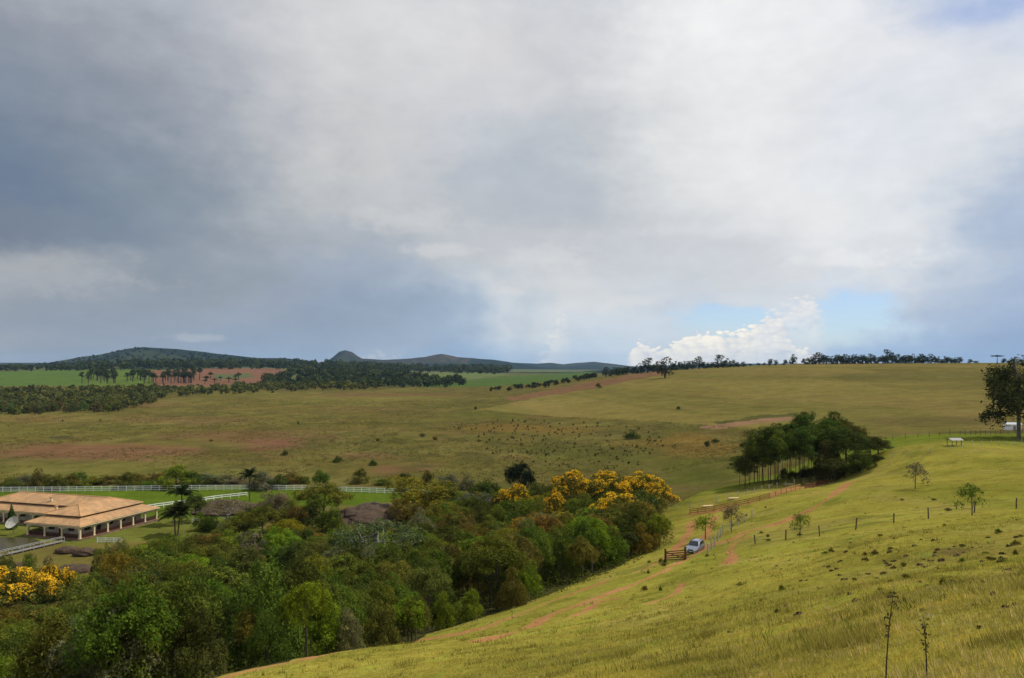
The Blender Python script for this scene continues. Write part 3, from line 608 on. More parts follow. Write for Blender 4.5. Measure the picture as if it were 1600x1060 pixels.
def kind(key, lobes, N, size, h, r, limbs=5, fork=.55, mat='bark', up=.25, jit=.55, lean=.25, seed=0, top=None, wid=None, shell=(.62, 1.06), blossom=None):
    cm = crown_mesh('crown', lobes, N, size, up, jit, shell); co = np.empty(len(cm.vertices)*3); cm.vertices.foreach_get('co', co); co = co.reshape(-1, 3)
    bm_ = None
    if blossom:
        c, n, k = sample_lobes(lobes, blossom, 0.75, (.94, 1.14)); keep = (n[:, 2] > -0.05) & (vnoise(c[:, 0]*2.2+5, c[:, 1]*2.2+c[:, 2]*1.5, seed) > .48); c, n = c[keep], n[keep]
        v, f = leaves(c, n+rng.normal(size=n.shape)*.8, size*rng.uniform(.35, 1.0, len(c)), .8); bm_ = np_mesh('blossom', v, f); attr(bm_, 'tint', rng.uniform(0, 1, len(f)), 'FACE'); bm_.materials.append(M['blossom'])
    KIND.setdefault(key, []).append(dict(crown=cm, trunk=trunk_mesh('trunk', h, r, lobes, limbs, fork, mat, lean, seed), blossom=bm_,
        top=np.percentile(co[:, 2], 99.5), wid=2*np.percentile(np.abs(co[:, 0]), 98)))
for s in range(4):
    kind('broad', lobes_in(26, 0, 4.8, 2.75, 2.1, .62, 1.15, .8, s, .5), 15000, .105, 5.0, .13, 7, .4, seed=s)
for s in range(3):
    kind('umbrella', lobes_in(26, 0, 5.0, 3.0, 1.7, .6, 1.05, .7, 10+s, .55), 14000, .105, 5.2, .13, 9, .35, seed=s)
for s in range(3):
    kind('tall', lobes_in(24, 0, 5.0, 2.1, 3.2, .6, 1.05, .95, 20+s, .9), 14000, .105, 6.3, .12, 7, .35, seed=s)
for s in range(3):
    kind('mantle', lobes_in(26, 0, 2.6, 2.0, 2.1, .5, .95, .95, 30+s, 1.3), 13000, .095, 3.2, .08, 6, .15, seed=s)
for s in range(3):
    kind('bush', lobes_in(14, 0, 1.1, 1.3, .95, .4, .7, .9, 40+s, 1.0), 4200, .095, 1.3, .05, 6, .1, seed=s, jit=.8)
for s in range(2):
    kind('thin', lobes_in(20, 0, 4.8, 2.9, 1.9, .6, 1.0, .75, 45+s, .6), 5200, .10, 5.2, .16, 16, .25, 'grey_wood', seed=s, jit=.9)
for s in range(2):
    kind('feathery', [(math.cos(a)*r, math.sin(a)*r, z, .75, .75, 1.5) for a, r, z in [(i*2.4+s, .4+.19*i % 2.1, 2.0+(i*.77 % 4.0)) for i in range(20)]], 14000, .11, 4.5, .08, 9, .1, seed=s, jit=1.0)
for s in range(3):
    kind('flowering', lobes_in(24, 0, 4.4, 2.8, 2.0, .6, 1.1, .8, 50+s, .5), 11000, .105, 4.6, .13, 7, .4, seed=s, blossom=9000)
for s in range(3):
    g = np.random.default_rng(60+s)
    kind('pine', [(g.normal(0, .95), g.normal(0, .95), z, 1.0-.05*abs(z-11), .95, .7) for z in np.linspace(6.6, 13.8, 20)], 6500, .15, 13.2, .058, 12, .5, 'pine_bark', seed=s, lean=.2, jit=.9)
for s in range(3):
    kind('sapling', lobes_in(14, 0, 2.2, 1.15, 1.2, .3, .55, .8, 70+s, .9), 1700, .085, 2.7, .05, 10, .25, 'bark', seed=s, jit=1.0)
for s in range(2):
    kind('gum', lobes_in(44, 0, 8.0, 4.0, 6.8, 1.0, 1.8, .85, 80+s, .95), 14000, .22, 13, .22, 14, .25, 'pale_bark', seed=s, jit=.9)
for s in range(3):       # far trees, seen a dozen pixels high
    kind('far_round', lobes_in(11, 0, 5.0, 2.8, 4.0, 1.2, 2.2, .95, 90+s, 1.1), 520, .62, 6, .3, 3, .3, seed=s, shell=(.5, 1.05))
for s in range(3):
    kind('far_tall', lobes_in(11, 0, 7.5, 2.0, 6.0, 1.1, 2.0, 1.1, 95+s, 1.2), 520, .62, 9, .28, 3, .3, seed=s, shell=(.5, 1.05))
for s in range(2):
    kind('far_plume', lobes_in(9, 0, 12, 1.4, 6.0, .9, 1.5, 1.1, 98+s, 1.0), 320, .6, 15.5, .32, 3, .7, 'bark', seed=s, shell=(.5, 1.05), lean=.05)
kind('araucaria', [(math.cos(a)*3.2, math.sin(a)*3.2, 9.5, 1.6, 1.6, .6) for a in np.linspace(0, 6.28, 9)]+[(0, 0, 10, 2, 2, .7)], 420, .6, 9.4, .3, 9, .9, shell=(.5, 1.05))

TINT = {'dark green': (.062, .080, .015), 'olive': (.116, .116, .020), 'brownish olive': (.124, .108, .023), 'mid green': (.092, .124, .016),
        'bright green': (.140, .195, .016), 'grey green': (.145, .145, .064), 'yellowish olive': (.175, .150, .020), 'rusty': (.165, .122, .024)}
def tree(key, loc, sx, sz, tint, name, label, cat='tree', group=None, var=None, rz=None):
    K = KIND[key]; k = K[random.randrange(len(K)) if var is None else var % len(K)]
    r = thing(name, label, cat, loc, random.uniform(0, 6.28) if rz is None else rz, group); r.scale = (sx, sx, sz)
    link('trunk', k['trunk'], r)
    c = link('crown', k['crown'], r); c.color = (*[v*random.uniform(.85, 1.15) for v in tint], 1)
    if k['blossom'] is not None: link('blossom', k['blossom'], c)
    return r
def tree_px(key, px, d, top, wid, tint, name, label, cat='tree', group=None, base=None, var=None):
    """px column, distance, row of the top, width in pixels (1600 frame)"""
    K = KIND[key]; var = random.randrange(len(K)) if var is None else var; k = K[var % len(K)]
    p = hit(px, base, d*.6, d*1.5) if base else at(px, d)
    h = (CZ-(top-HY)/F*p.y)-p.z; sz = max(h, .3)/k['top']; sx = (wid/F*p.y)/k['wid']
    return tree(key, p, sx, sz, tint if isinstance(tint, tuple) else TINT[tint], name, label, cat, group, var)

# ------------------------------------------------------------------ house
HR = thing('ranch_house', 'long cream ranch house with tan tiled roof and arched veranda beside the lawn', 'house', (-89.4, 161.5, 1.25), math.atan2(-.30, .954))
def slope(name, pts, th=.14, parent=HR, mat='roof'):
    """roof plane with thickness, uv in metres along eave and slope"""
    p = [Vector(q) for q in pts]; nrm = (p[1]-p[0]).cross(p[2]-p[0]).normalized(); nrm = -nrm if nrm.z < 0 else nrm
    vs = [q for q in p]+[q-Vector((0, 0, th)) for q in p]; n = len(p)
    me = bpy.data.meshes.new(name); me.from_pydata([tuple(v) for v in vs], [], [tuple(range(n)), tuple(range(2*n-1, n-1, -1))]+[(i, i+n, (i+1) % n+n, (i+1) % n) for i in range(n)])
    bm = bmesh.new(); bm.from_mesh(me); bmesh.ops.recalc_face_normals(bm, faces=bm.faces); uv = bm.loops.layers.uv.new('UVMap')
    e = (p[1]-p[0]).normalized(); s = nrm.cross(e)
    for f in bm.faces:
        for l in f.loops: q = l.vert.co-p[0]; l[uv].uv = (q.dot(e), q.dot(s))
    bm.to_mesh(me); bm.free(); return link(name, me, parent, M[mat])
OUT = [(0,0),(0,22.7),(-41.2,22.7),(-41.2,8.8),(-15.1,8.8),(-15.1,0)]; INN = [(-2.9,2.9),(-2.9,19.8),(-38.3,19.8),(-38.3,11.7),(-12.2,11.7),(-12.2,2.9)]
for i in range(6):
    a, b = OUT[i], OUT[(i+1) % 6]; c, d = INN[(i+1) % 6], INN[i]
    slope('veranda_roof', [(*a, 2.75), (*b, 2.75), (*c, 3.85), (*d, 3.85)])
E = [(-2.45,2.45),(-2.45,20.25),(-38.75,20.25),(-38.75,11.25),(-12.65,11.25),(-12.65,2.45)]; R0, J, R1 = (-7.55,6.9,5.75), (-7.55,15.75,5.75), (-34.0,15.75,5.75)
e = [(*q, 4.22) for q in E]
for pts in ([e[5], e[0], R0], [e[0], e[1], J, R0], [e[1], e[2], R1, J], [e[2], e[3], R1], [e[3], e[4], J, R1], [e[4], e[5], R0, J]): slope('roof_slope', pts, .12)
for p, q in ((R0, J), (J, R1), (e[0], R0), (e[5], R0), (e[1], J), (e[3], R1), (e[2], R1)):
    MB().tube([Vector(p)+Vector((0, 0, .02)), Vector(q)+Vector((0, 0, .02))], [.13, .13], 6).obj('ridge_cap', M['roof'], HR)
for i in range(6):
    a, b = INN[i], INN[(i+1) % 6]
    w = MB(); w.bar((*a, 1.9), (*b, 1.9), .2, 3.8).obj('wall', M['house_wall'], HR)
    MB().bar((*a, 3.98), (*b, 3.98), .26, .34).obj('fascia_board', M['brown_wood'], HR)
    a, b = OUT[i], OUT[(i+1) % 6]; a = Vector((*a, 0)); b = Vector((*b, 0)); dr = (b-a).normalized()
    MB().bar(a+Vector((0, 0, 2.56)), b+Vector((0, 0, 2.56)), .1, .14).obj('eave_board', M['cream'], HR)
# plinth and floor
fl = MB(); fl.box(-15.0, -.1, .1, 22.6, -1.3, -.06); fl.obj('plinth', M['stone_base'], HR); fl = MB(); fl.box(-41.1, -15.0, 8.9, 22.6, -1.3, -.06); fl.obj('plinth', M['stone_base'], HR)
MB().box(-15.05, -.05, .05, 22.65, -.058, 0.0).obj('veranda_floor', M['floor_tile'], HR); MB().box(-41.1, -15.05, 8.9, 22.65, -.058, -.004).obj('veranda_floor', M['floor_tile'], HR)
colm = MB(); colm.box(-.19, .19, -.19, .19, 0, 2.3); colm.box(-.25, .25, -.25, .25, 0, .22); colm.box(-.24, .24, -.24, .24, 2.02, 2.16); colm = colm.mesh('column', bevel=.012); colm.materials.append(M['cream'])
def arch_mesh(L):
    m = MB(); n = 12; w = L/2-.19; top = 2.52
    for s in (-.12, .12):
        b = len(m.v)
        for i in range(n+1):
            x = -w+2*w*i/n; u = x/w; z = 1.62+.48*math.sqrt(max(0, 1-abs(u)**2.6)); m.v += [(x, s, z), (x, s, top)]
        for i in range(n): m.f.append((b+2*i, b+2*i+2, b+2*i+3, b+2*i+1))
    b0, b1 = 0, 2*(n+1)
    for i in range(n): m.f += [(b0+2*i, b1+2*i, b1+2*i+2, b0+2*i+2), (b0+2*i+1, b0+2*i+3, b1+2*i+3, b1+2*i+1)]
    me = m.mesh('arch'); me.materials.append(M['cream']); return me
def rail_mesh(L):
    m = MB(); w = L/2-.2; m.box(-w, w, -.05, .05, .82, .92); m.box(-w, w, -.04, .04, .12, .2)
    k = int(w*2/.16)
    for i in range(k): x = -w+(i+.5)*2*w/k; m.box(x-.035, x+.035, -.03, .03, .2, .82)
    me = m.mesh('railing'); me.materials.append(M['brown_wood']); return me
def veranda(p, q, nb, rails=True, first=True, skip=()):
    p = Vector((*p, 0)); q = Vector((*q, 0)); L = (q-p).length/nb; rz = math.atan2(q.y-p.y, q.x-p.x); am, rm = arch_mesh(L), rail_mesh(L)
    for i in range(nb+1):
        if i or first: link('column', colm, HR, None, p.lerp(q, i/nb)+Vector((0, 0, 0)))
    for i in range(nb):
        c = p.lerp(q, (i+.5)/nb); o = link('arch', am, HR, None, c); o.rotation_euler.z = rz
        if rails and i not in skip: o = link('railing', rm, HR, None, c); o.rotation_euler.z = rz
veranda((-.55, .55), (-14.55, .55), 3); veranda((-.55, .55), (-.55, 22.15), 6, True, False); veranda((-14.55, .55), (-14.55, 9.35), 2, True, False, (1,)); veranda((-14.55, 9.35), (-40.65, 9.35), 6, True, False, (2,))
def opening(name, c, rz, w, h, z0):
    o = MB().box(-w/2, w/2, -.06, .06, z0, z0+h).obj(name, M['brown_wood'], HR); o.location = (*c, 0); o.rotation_euler.z = rz
    if name == 'window':
        for s in (-1, 1): MB().box(s*w/4-w/4+.07, s*w/4+w/4-.07, -.075, .075, z0+.08, z0+h-.08).obj('pane', M['dark_glass'], o)
    else:
        MB().box(w*.3, w*.38, -.11, .11, z0+h*.45, z0+h*.55).obj('door_handle', M['wire'], o)
for x, k in ((-5.2, 'window'), (-8.0, 'door'), (-10.6, 'window')): opening(k, (x, 2.79), 0, 1.5 if k == 'window' else 1.1, 1.2 if k == 'window' else 2.1, .9 if k == 'window' else 0.0)
for y, k in ((4.6, 'window'), (7.6, 'door'), (10.8, 'window'), (14.2, 'window'), (17.6, 'door')): opening(k, (-2.79, y), math.pi/2, 1.5 if k == 'window' else 1.1, 1.2 if k == 'window' else 2.1, .9 if k == 'window' else 0.0)
for x, k in ((-17, 'window'), (-21, 'door'), (-25, 'window'), (-29, 'window'), (-33, 'door')): opening(k, (x, 11.59), 0, 1.5 if k == 'window' else 1.1, 1.2 if k == 'window' else 2.1, .9 if k == 'window' else 0.0)
for (x, y, z) in ((-21.5, 12.6, 4.3), (-17.2, 10.0, 3.0)):
    ch = MB().box(x-.22, x+.22, y-.22, y+.22, z, z+1.25).obj('chimney', M['cream'], HR); MB().box(x-.33, x+.33, y-.33, y+.33, z+1.26, z+1.36).obj('chimney_cap', M['roof'], ch)
st = MB(); [st.box(-11.3, -9.5, -.3*(k+1), -.3*k+.1, -1.3, -.2*(k+1)) for k in range(5)]; st.obj('step', M['stone_base'], HR)

# ------------------------------------------------------------------ garden things round the house
# satellite dish
p = hit(21, 836, 120, 200); ds = thing('satellite_dish', 'large pale mesh satellite dish on the grass left of the veranda', 'dish', p, R(-20))
MB().tube([(0, 0, -.2), (0, 0, 2.3)], [.07, .06], 8).obj('mast', M['wire'], ds)
dm = MB(); prof = [(.02+1.4*t, .42*t*t) for t in np.linspace(0, 1, 9)]; dm.lathe(prof, 28); dm.lathe([(r*.995, z+.02) for r, z in prof], 28)
do = dm.obj('reflector', simple('dish_mesh', (.45, .43, .36), .6, .15, 3), ds, True); do.location = (0, -.1, 2.5); do.rotation_euler = (R(52), 0, R(8))
for k in range(3): MB().tube([(1.3*math.cos(k*2.09), 1.3*math.sin(k*2.09), .38), (0, 0, 1.15)], [.018, .018], 4).obj('strut', M['wire'], do)
MB().lathe([(.02, 1.1), (.1, 1.12), (.1, 1.3), (.02, 1.32)], 10).obj('feed_horn', M['wire'], do)
# conifer
def conifer(p, h, label):
    t = thing('conifer_tree', label, 'tree', p); MB().tube([(0, 0, -.2), (0, 0, h*.9)], [.12, .03], 6).obj('trunk', M['bark'], t, True)
    N = 2600; z = h*(.06+.94*(1-np.sqrt(rng.uniform(0, 1, N)))); r = (1-z/h)**.85*h*.21*rng.uniform(.6, 1.08, N)+.05; a = rng.uniform(0, 6.28, N)
    n = np.stack([np.cos(a), np.sin(a), np.full(N, .5)], 1)+rng.normal(size=(N, 3))*.4; v, f = leaves(np.stack([r*np.cos(a), r*np.sin(a), z], 1), n, .13*rng.uniform(.6, 1.3, N))
    me = np_mesh('crown', v, f); attr(me, 'tint', rng.uniform(0, 1, N), 'FACE'); me.materials.append(M['needle']); link('crown', me, t).color = (.035, .06, .014, 1)
conifer(at(18, 173), 5.7, 'pointed dark green conifer standing before the tiled veranda roof')
# palms
fr = MB()
pts = [Vector((1.9*t, 0, .75*math.sin(t*2.0)-.75*t*t*1.1)) for t in np.linspace(0, 1, 9)]
fr.tube(pts, [.03]*6+[.02, .015, .01], 4)
for i in range(26):
    t = .12+.86*i/25; k = t*8; a = int(min(k, 7)); q = pts[a].lerp(pts[a+1], k-a); L = .62*math.sin(math.pi*(.12+.83*t))
    for s in (-1, 1): fr.add([q, q+Vector((.13, 0, .0)), q+Vector((L*.55, s*L*.8, -.38*L))], [(0, 1, 2)])
FROND = fr.mesh('frond'); FROND.materials.append(M['leaf']); attr(FROND, 'tint', rng.uniform(.2, .8, len(FROND.polygons)), 'FACE')
def palm(p, stems, h, sc, label, tint=(.05, .06, .015)):
    t = thing('palm_tree', label, 'palm', p)
    for k in range(stems):
        a = k*2.4; hh = h*random.uniform(.85, 1.05); e_ = Vector((math.cos(a)*.9*(stems > 1), math.sin(a)*.9*(stems > 1), hh)); b_ = Vector((math.cos(a)*.35*(stems > 1), math.sin(a)*.35*(stems > 1), -.2))
        MB().tube([b_, b_.lerp(e_, .5)+Vector((0, 0, .1)), e_], [.13*sc, .1*sc, .09*sc], 7).obj('trunk', M['bark'], t, True)
        for j in range(20):
            o = link('frond', FROND, t, None, e_); o.rotation_euler = (random.uniform(-.3, .3), random.uniform(-.95, .35), j*2.4+k); s = 1.35*sc*random.uniform(.8, 1.15); o.scale = (s, s, s); o.color = (*tint, 1)
palm(hit(275, 838, 120, 200), 4, 5.0, 1.15, 'clump of four palm trunks with drooping fronds on the lawn right of the veranda')
palm(at(284, 178), 1, 7.4, 1.35, 'tall dark palm rising just behind the palm clump by the lawn', (.035, .05, .014))
palm(at(390, 212), 1, 6.3, 1.2, 'single palm standing at the white paddock fence beyond the rock slab', (.04, .055, .018))
# pond and footbridge
pw, t_ = material('pond_water'); n_ = t_.noise(t_.node('ShaderNodeTexCoord').outputs['Object'], 1.5, 3); b_ = t_.node('ShaderNodeBsdfPrincipled', {'Base Color': (.045, .038, .010), 'Roughness': .22, 'Specular IOR Level': .12}); bp_ = t_.node('ShaderNodeBump', {'Strength': .08, 'Distance': .05, 'Height': n_.outputs[0]}); t_.l.new(bp_.outputs[0], b_.inputs['Normal']); finish(t_, b_.outputs[0])
pc = [hit(*q, 120, 200) for q in ((-60, 850), (-20, 842), (20, 841), (50, 843), (66, 849), (60, 857), (30, 860), (-10, 862), (-50, 861))]
zl = max(q.z for q in pc)+.12; m = MB(); ring = []
for i in range(len(pc)):
    for u in np.linspace(0, 1, 5, endpoint=False):
        q0, q1, q2, q3 = [pc[(i+k) % len(pc)] for k in (-1, 0, 1, 2)]
        q = .5*((2*q1)+(q2-q0)*u+(2*q0-5*q1+4*q2-q3)*u*u+(3*q1-q0-3*q2+q3)*u**3); ring.append((q.x, q.y, zl))
m.add(ring, [tuple(range(len(ring)))]); tag(m.obj('pond', pw), 'small brown pond in front of the house', None, None, 'structure')
a, b = hit(-20, 876, 100, 180), hit(98, 848, 120, 180); fb = thing('footbridge', 'narrow pale footbridge with low rails leading to the veranda corner', 'footbridge', a); v_ = b-a
m = MB(); m.bar((0, 0, .35), v_+Vector((0, 0, .35)), 1.0, .12).obj('deck', M['grey_wood'], fb)
sd_ = v_.cross(Vector((0, 0, 1))).normalized()*.48
for s in (-1, 1):
    MB().bar(sd_*s+Vector((0, 0, 1.15)), v_+sd_*s+Vector((0, 0, 1.15)), .07, .07).obj('handrail', M['concrete_post'], fb)
    for k in range(8): q = v_*(k/7)+sd_*s; MB().bar(q+Vector((0, 0, -.3)), q+Vector((0, 0, 1.12)), .08, .08).obj('post', M['concrete_post'], fb)
# rocks
def rock(p, r, label, name='boulder', seed=0, cat='rock', rz=0, sub=4, amp=.22):
    bm = bmesh.new(); bmesh.ops.create_icosphere(bm, subdivisions=sub, radius=1.0); co = np.array([v.co[:] for v in bm.verts])
    nz = fbm(co[:, 0]*1.6+seed*3.1+co[:, 2], co[:, 1]*1.6+co[:, 2]*1.3+seed, 4, seed)-.5
    nz = nz+.30*(np.abs(fbm(co[:, 0]*5+seed, co[:, 1]*5+co[:, 2]*3, 3, seed+4)-.5)*2-.4)
    for v, k in zip(bm.verts, nz): v.co = Vector((v.co.x*r[0], v.co.y*r[1], v.co.z*r[2]))*(1+amp*2*k)
    me = bpy.data.meshes.new(name); bm.to_mesh(me); bm.free(); me.polygons.foreach_set('use_smooth', [True]*len(me.polygons))
    o = link(name, me, None, M['rock'], p); o.rotation_euler.z = rz; return tag(o, label, cat)
def px_rock(px, py, wpx, r, label, dz, **kw):
    p = hit(px, py, 90, 260); w = wpx/F*p.y/2; rock(p+Vector((0, 0, dz)), (w, r[0]*w, r[1]*w), label, **kw)
px_rock(132, 868, 36, (.7, .42), 'dark oval boulder below the front corner of the veranda', .4, seed=2)
px_rock(104, 864, 34, (.8, .45), 'reddish brown boulder touching the dark oval boulder by the veranda steps', .3, seed=3)
px_rock(115, 893, 62, (.9, .45), 'broad grey brown rock slab sloping below the two boulders', -.3, seed=4)
px_rock(20, 892, 60, (.7, .35), 'low grey rock beside the footbridge at the left edge', .1, seed=5)
px_rock(578, 812, 120, (1.25, .36), 'wide dark bare rock slope under the white fence in mid wood', .2, seed=6, name='rock_outcrop', sub=5, amp=.26)
px_rock(352, 799, 108, (.95, .27), 'dark bare rock slope between the palms and the white fence', .1, seed=9, name='rock_outcrop', sub=5, amp=.26)
px_rock(425, 806, 70, (1.0, .3), 'small dark rock slab half hidden between the two large rock slopes', 0, seed=11, name='rock_outcrop', amp=.16)

# ------------------------------------------------------------------ fences
def fence(name, label, pts, spacing, h, rails, mat, pw=.12, rw=.14, rt=.05, group=None, cat='fence', tilt=0.0, lean=0.0):
    """posts each an object, rails in runs that follow the ground"""
    P = [Vector(p) for p in pts]; seg = [(P[i+1]-P[i]).length for i in range(len(P)-1)]; tot = sum(seg); n = max(1, round(tot/spacing)); pos = []
    for k in range(n+1):
        s = tot*k/n; i = 0
        while i < len(seg)-1 and s > seg[i]: s -= seg[i]; i += 1
        q = P[i].lerp(P[i+1], min(1, s/seg[i])); q.z = gz(q.x, q.y); pos.append(q)
    f = thing(name, label, cat, pos[0], 0, group); pm_ = MB(); pm_.box(-pw/2, pw/2, -pw/2, pw/2, -.35, h); pm_ = pm_.mesh('post', bevel=pw*.08); pm_.materials.append(M[mat]); rel = [q-pos[0] for q in pos]
    for k, q in enumerate(rel):
        o = link('post', pm_, f, None, q); d = rel[min(k+1, n)]-rel[max(k-1, 0)]; o.rotation_euler = (random.uniform(-lean, lean), random.uniform(-lean, lean), math.atan2(d.y, d.x))
        if lean: o.scale.z = random.uniform(.85, 1.1)
    for z in rails:
        m = MB()
        for k in range(n): m.bar(rel[k]+Vector((0, 0, z)), rel[k+1]+Vector((0, 0, z)), rt, rw)
        m.obj('rail' if rt > .02 else 'wire', M[mat] if rt > .02 else M['wire'], f)
    return f
def fpts(pix, lo=60, hi=400): return [hit(px, py, lo, hi) for px, py in pix]
fence('white_fence', 'long white three rail paddock fence behind the house lawn', fpts([(-60,770),(100,769),(250,767),(400,766),(470,767),(560,770),(650,773),(720,777)]), 2.35, 1.55, (.35, .88, 1.42), 'white_paint', .14, .17, .06)
fence('white_fence', 'shorter white two rail fence slanting up from the house corner to the rock slab', fpts([(228,797),(262,792),(300,787),(340,781),(386,776)]), 2.4, 1.2, (.6, 1.1), 'white_paint', .13, .17, .06)
fence('white_fence', 'low white fence piece near the front corner of the veranda', fpts([(152,849),(166,849),(190,849)]), 1.9, 1.1, (.3, .65, 1.0), 'white_paint', .13, .13, .05)
fence('white_fence', 'faint white post and rail fence at the lawn edge below the rock slab', fpts([(300,817),(325,823),(350,828)]), 2.6, 1.2, (.65, 1.1), 'white_paint', .12, .1, .05)
fence('plank_fence', 'orange brown plank fence along the red dirt road below the pine grove', fpts([(1078,804),(1110,800),(1140,794),(1170,788),(1200,780),(1225,772),(1250,765)], 110, 220), 2.3, 1.15, (.3, .68, 1.05), 'fence_orange', .14, .16, .05)
fence('plank_fence', 'short brown plank fence at the end of the dirt road by the dark trees', fpts([(1258,764),(1275,760),(1292,757)], 110, 220), 2.3, 1.15, (.3, .68, 1.05), 'fence_brown', .14, .16, .05)
fence('wire_fence', 'wire fence on pale concrete posts along the front of the pine grove', fpts([(1058,797),(1095,791),(1130,784),(1165,774),(1205,765),(1240,758),(1285,748)], 130, 230), 3.0, 1.35, (.4, .8, 1.2), 'concrete_post', .13, .02, .012, lean=.03)
fence('wire_fence', 'old wire fence on dark weathered posts crossing the hillside under the small trees', fpts([(1180,850),(1290,838),(1332,829),(1372,822),(1415,815),(1466,808),(1566,797),(1640,790)], 40, 150), 5.5, 1.25, (.4, .8, 1.15), 'old_post', .11, .018, .01, lean=.08)
fence('wire_fence', 'thin wire fence along the far edge of the green pasture below the stubble field', fpts([(1395,688),(1440,684),(1500,681),(1560,679),(1640,677)], 170, 240), 3.2, 1.4, (.5, 1.0, 1.3), 'old_post', .1, .02, .012, lean=.04)
fence('wire_fence', 'wire fence on grey posts running across the upper pasture beside the open shelter', fpts([(1395,716),(1440,711),(1490,704),(1550,697),(1640,690)], 130, 215), 4.0, 1.3, (.5, 1.0), 'concrete_post', .1, .02, .012, lean=.04)
fence('wire_fence', 'short wire fence beside the parked car and the track', fpts([(1106,866),(1122,846),(1130,834),(1165,815),(1175,808)], 90, 170), 4.5, 1.4, (.5, .9, 1.2), 'concrete_post', .14, .02, .012, lean=.04)
# gate
a, b = hit(1040, 877, 70, 140), hit(1069, 875, 70, 140); g_ = thing('farm_gate', 'dark brown five bar wooden gate in front of the parked car', 'gate', a, math.atan2(b.y-a.y, b.x-a.x)); L = (b-a).length; dz = b.z-a.z
for z in (.15, .42, .69, .96, 1.22): MB().bar((0.05, 0, z), (L-.05, 0, z+dz), .05, .12).obj('bar', M['fence_brown'], g_)
for x in (.05, L-.05): MB().bar((x, .05, .05+dz*x/L), (x, .05, 1.3+dz*x/L), .06, .13).obj('stile', M['fence_brown'], g_)
MB().bar((.1, .06, 1.2), (L-.1, .06, .2+dz), .05, .1).obj('brace', M['fence_brown'], g_)
for x in (-.2, L+.2): MB().bar((x, 0, -.4+dz*x/L), (x, 0, 1.65+dz*x/L), .22, .22).obj('gate_post', M['fence_brown'], g_)
# timber stacks beside the plank fence
for (px, py, lab) in ((1085+22, 792, 'stack of pale sawn planks beside the left end of the orange fence'), (1147, 780, 'stack of pale sawn planks on the grass behind the middle of the orange fence'), (1232, 758, 'stack of pale sawn planks near the right end of the orange fence')):
    p = hit(px, py, 130, 230); t = thing('timber_stack', lab, 'timber', p, R(14), 'timber stacks by the plank fence')
    for r_ in range(2):
        for k in range(5): m = MB().box(-1.35+random.uniform(-.1, .1), 1.35+random.uniform(-.1, .1), -.55+k*.22, -.36+k*.22, .06+r_*.1, .15+r_*.1); m.obj('plank', M['timber'], t)

# ------------------------------------------------------------------ car
paint, t = material('car_paint'); b = t.node('ShaderNodeBsdfPrincipled', {'Base Color': (.25, .27, .33), 'Metallic': .7, 'Roughness': .3, 'Coat Weight': .6, 'Coat Roughness': .08}); finish(t, b.outputs[0])
M['tyre'] = simple('tyre', (.025, .025, .025), .9, .2, 6); M['alloy'] = simple('alloy', (.5, .5, .52), .35, .1, 3, .8); M['black_trim'] = simple('black_trim', (.02, .02, .022), .5, .1, 3); M['lamp'] = simple('lamp', (.85, .85, .82), .1, .05, 3, 0, .8); M['plate'] = simple('plate', (.55, .56, .56), .5, .05, 3)
p = hit(1079, 867, 80, 130); car = thing('parked_car', 'silver grey car parked on the track behind the brown gate', 'car', p, R(-31)); car.scale = (.9, .9, .9)
ST = [(0,.66,.30,.58,.58),(.06,.78,.24,.72,.70),(.22,.86,.22,.84,.80),(.5,.89,.22,.92,.90),(1.25,.90,.22,1.04,1.03),(2.0,.90,.22,1.06,1.58),(2.6,.90,.22,1.06,1.66),(3.4,.90,.22,1.07,1.64),(3.95,.88,.24,1.07,1.55),(4.28,.84,.28,1.02,1.08),(4.36,.76,.36,.85,.85)]
m = MB(); sec = []
for (y, w, zb, zbelt, zt) in ST:
    gh = zt-zbelt > .1; rw = w*(.74 if gh else .9)
    half = [(w*.86, zb), (w*.985, zb+.12), (w, (zb+zbelt)/2+.05), (w*.97, zbelt-.03), (w*.93, zbelt), (rw*1.02 if gh else w*.9, zbelt+(zt-zbelt)*.82), (rw*.86, zt-.01), (rw*.45, zt+.015)]
    ring = [(x, y, z) for x, z in half]+[(0, y, zt+.02)]+[(-x, y, z) for x, z in reversed(half)]; sec.append(ring)
nn = len(sec[0])
for r_ in sec: m.v += r_
for i in range(len(sec)-1):
    for k in range(nn): m.f.append((i*nn+k, i*nn+(k+1) % nn, (i+1)*nn+(k+1) % nn, (i+1)*nn+k))
m.f += [tuple(range(nn)), tuple((len(sec)-1)*nn+k for k in range(nn))]; body = m.obj('body', paint, car, True); body.data.materials
def panel(name, pts, mat, off=(0, 0, 0), parent=car, th=.02):
    p = [Vector(q)+Vector(off) for q in pts]; n = (p[1]-p[0]).cross(p[2]-p[0]).normalized()*th; k = len(p); return MB().add(p+[q-n for q in p], [tuple(range(k)), tuple(range(2*k-1, k-1, -1))]+[(i, i+k, (i+1) % k+k, (i+1) % k) for i in range(k)]).obj(name, M[mat] if isinstance(mat, str) else mat, parent)
panel('windscreen', [(-.74,1.30,1.085),(.74,1.30,1.085),(.60,1.97,1.575),(-.60,1.97,1.575)], 'dark_glass', (0, -.03, .035))
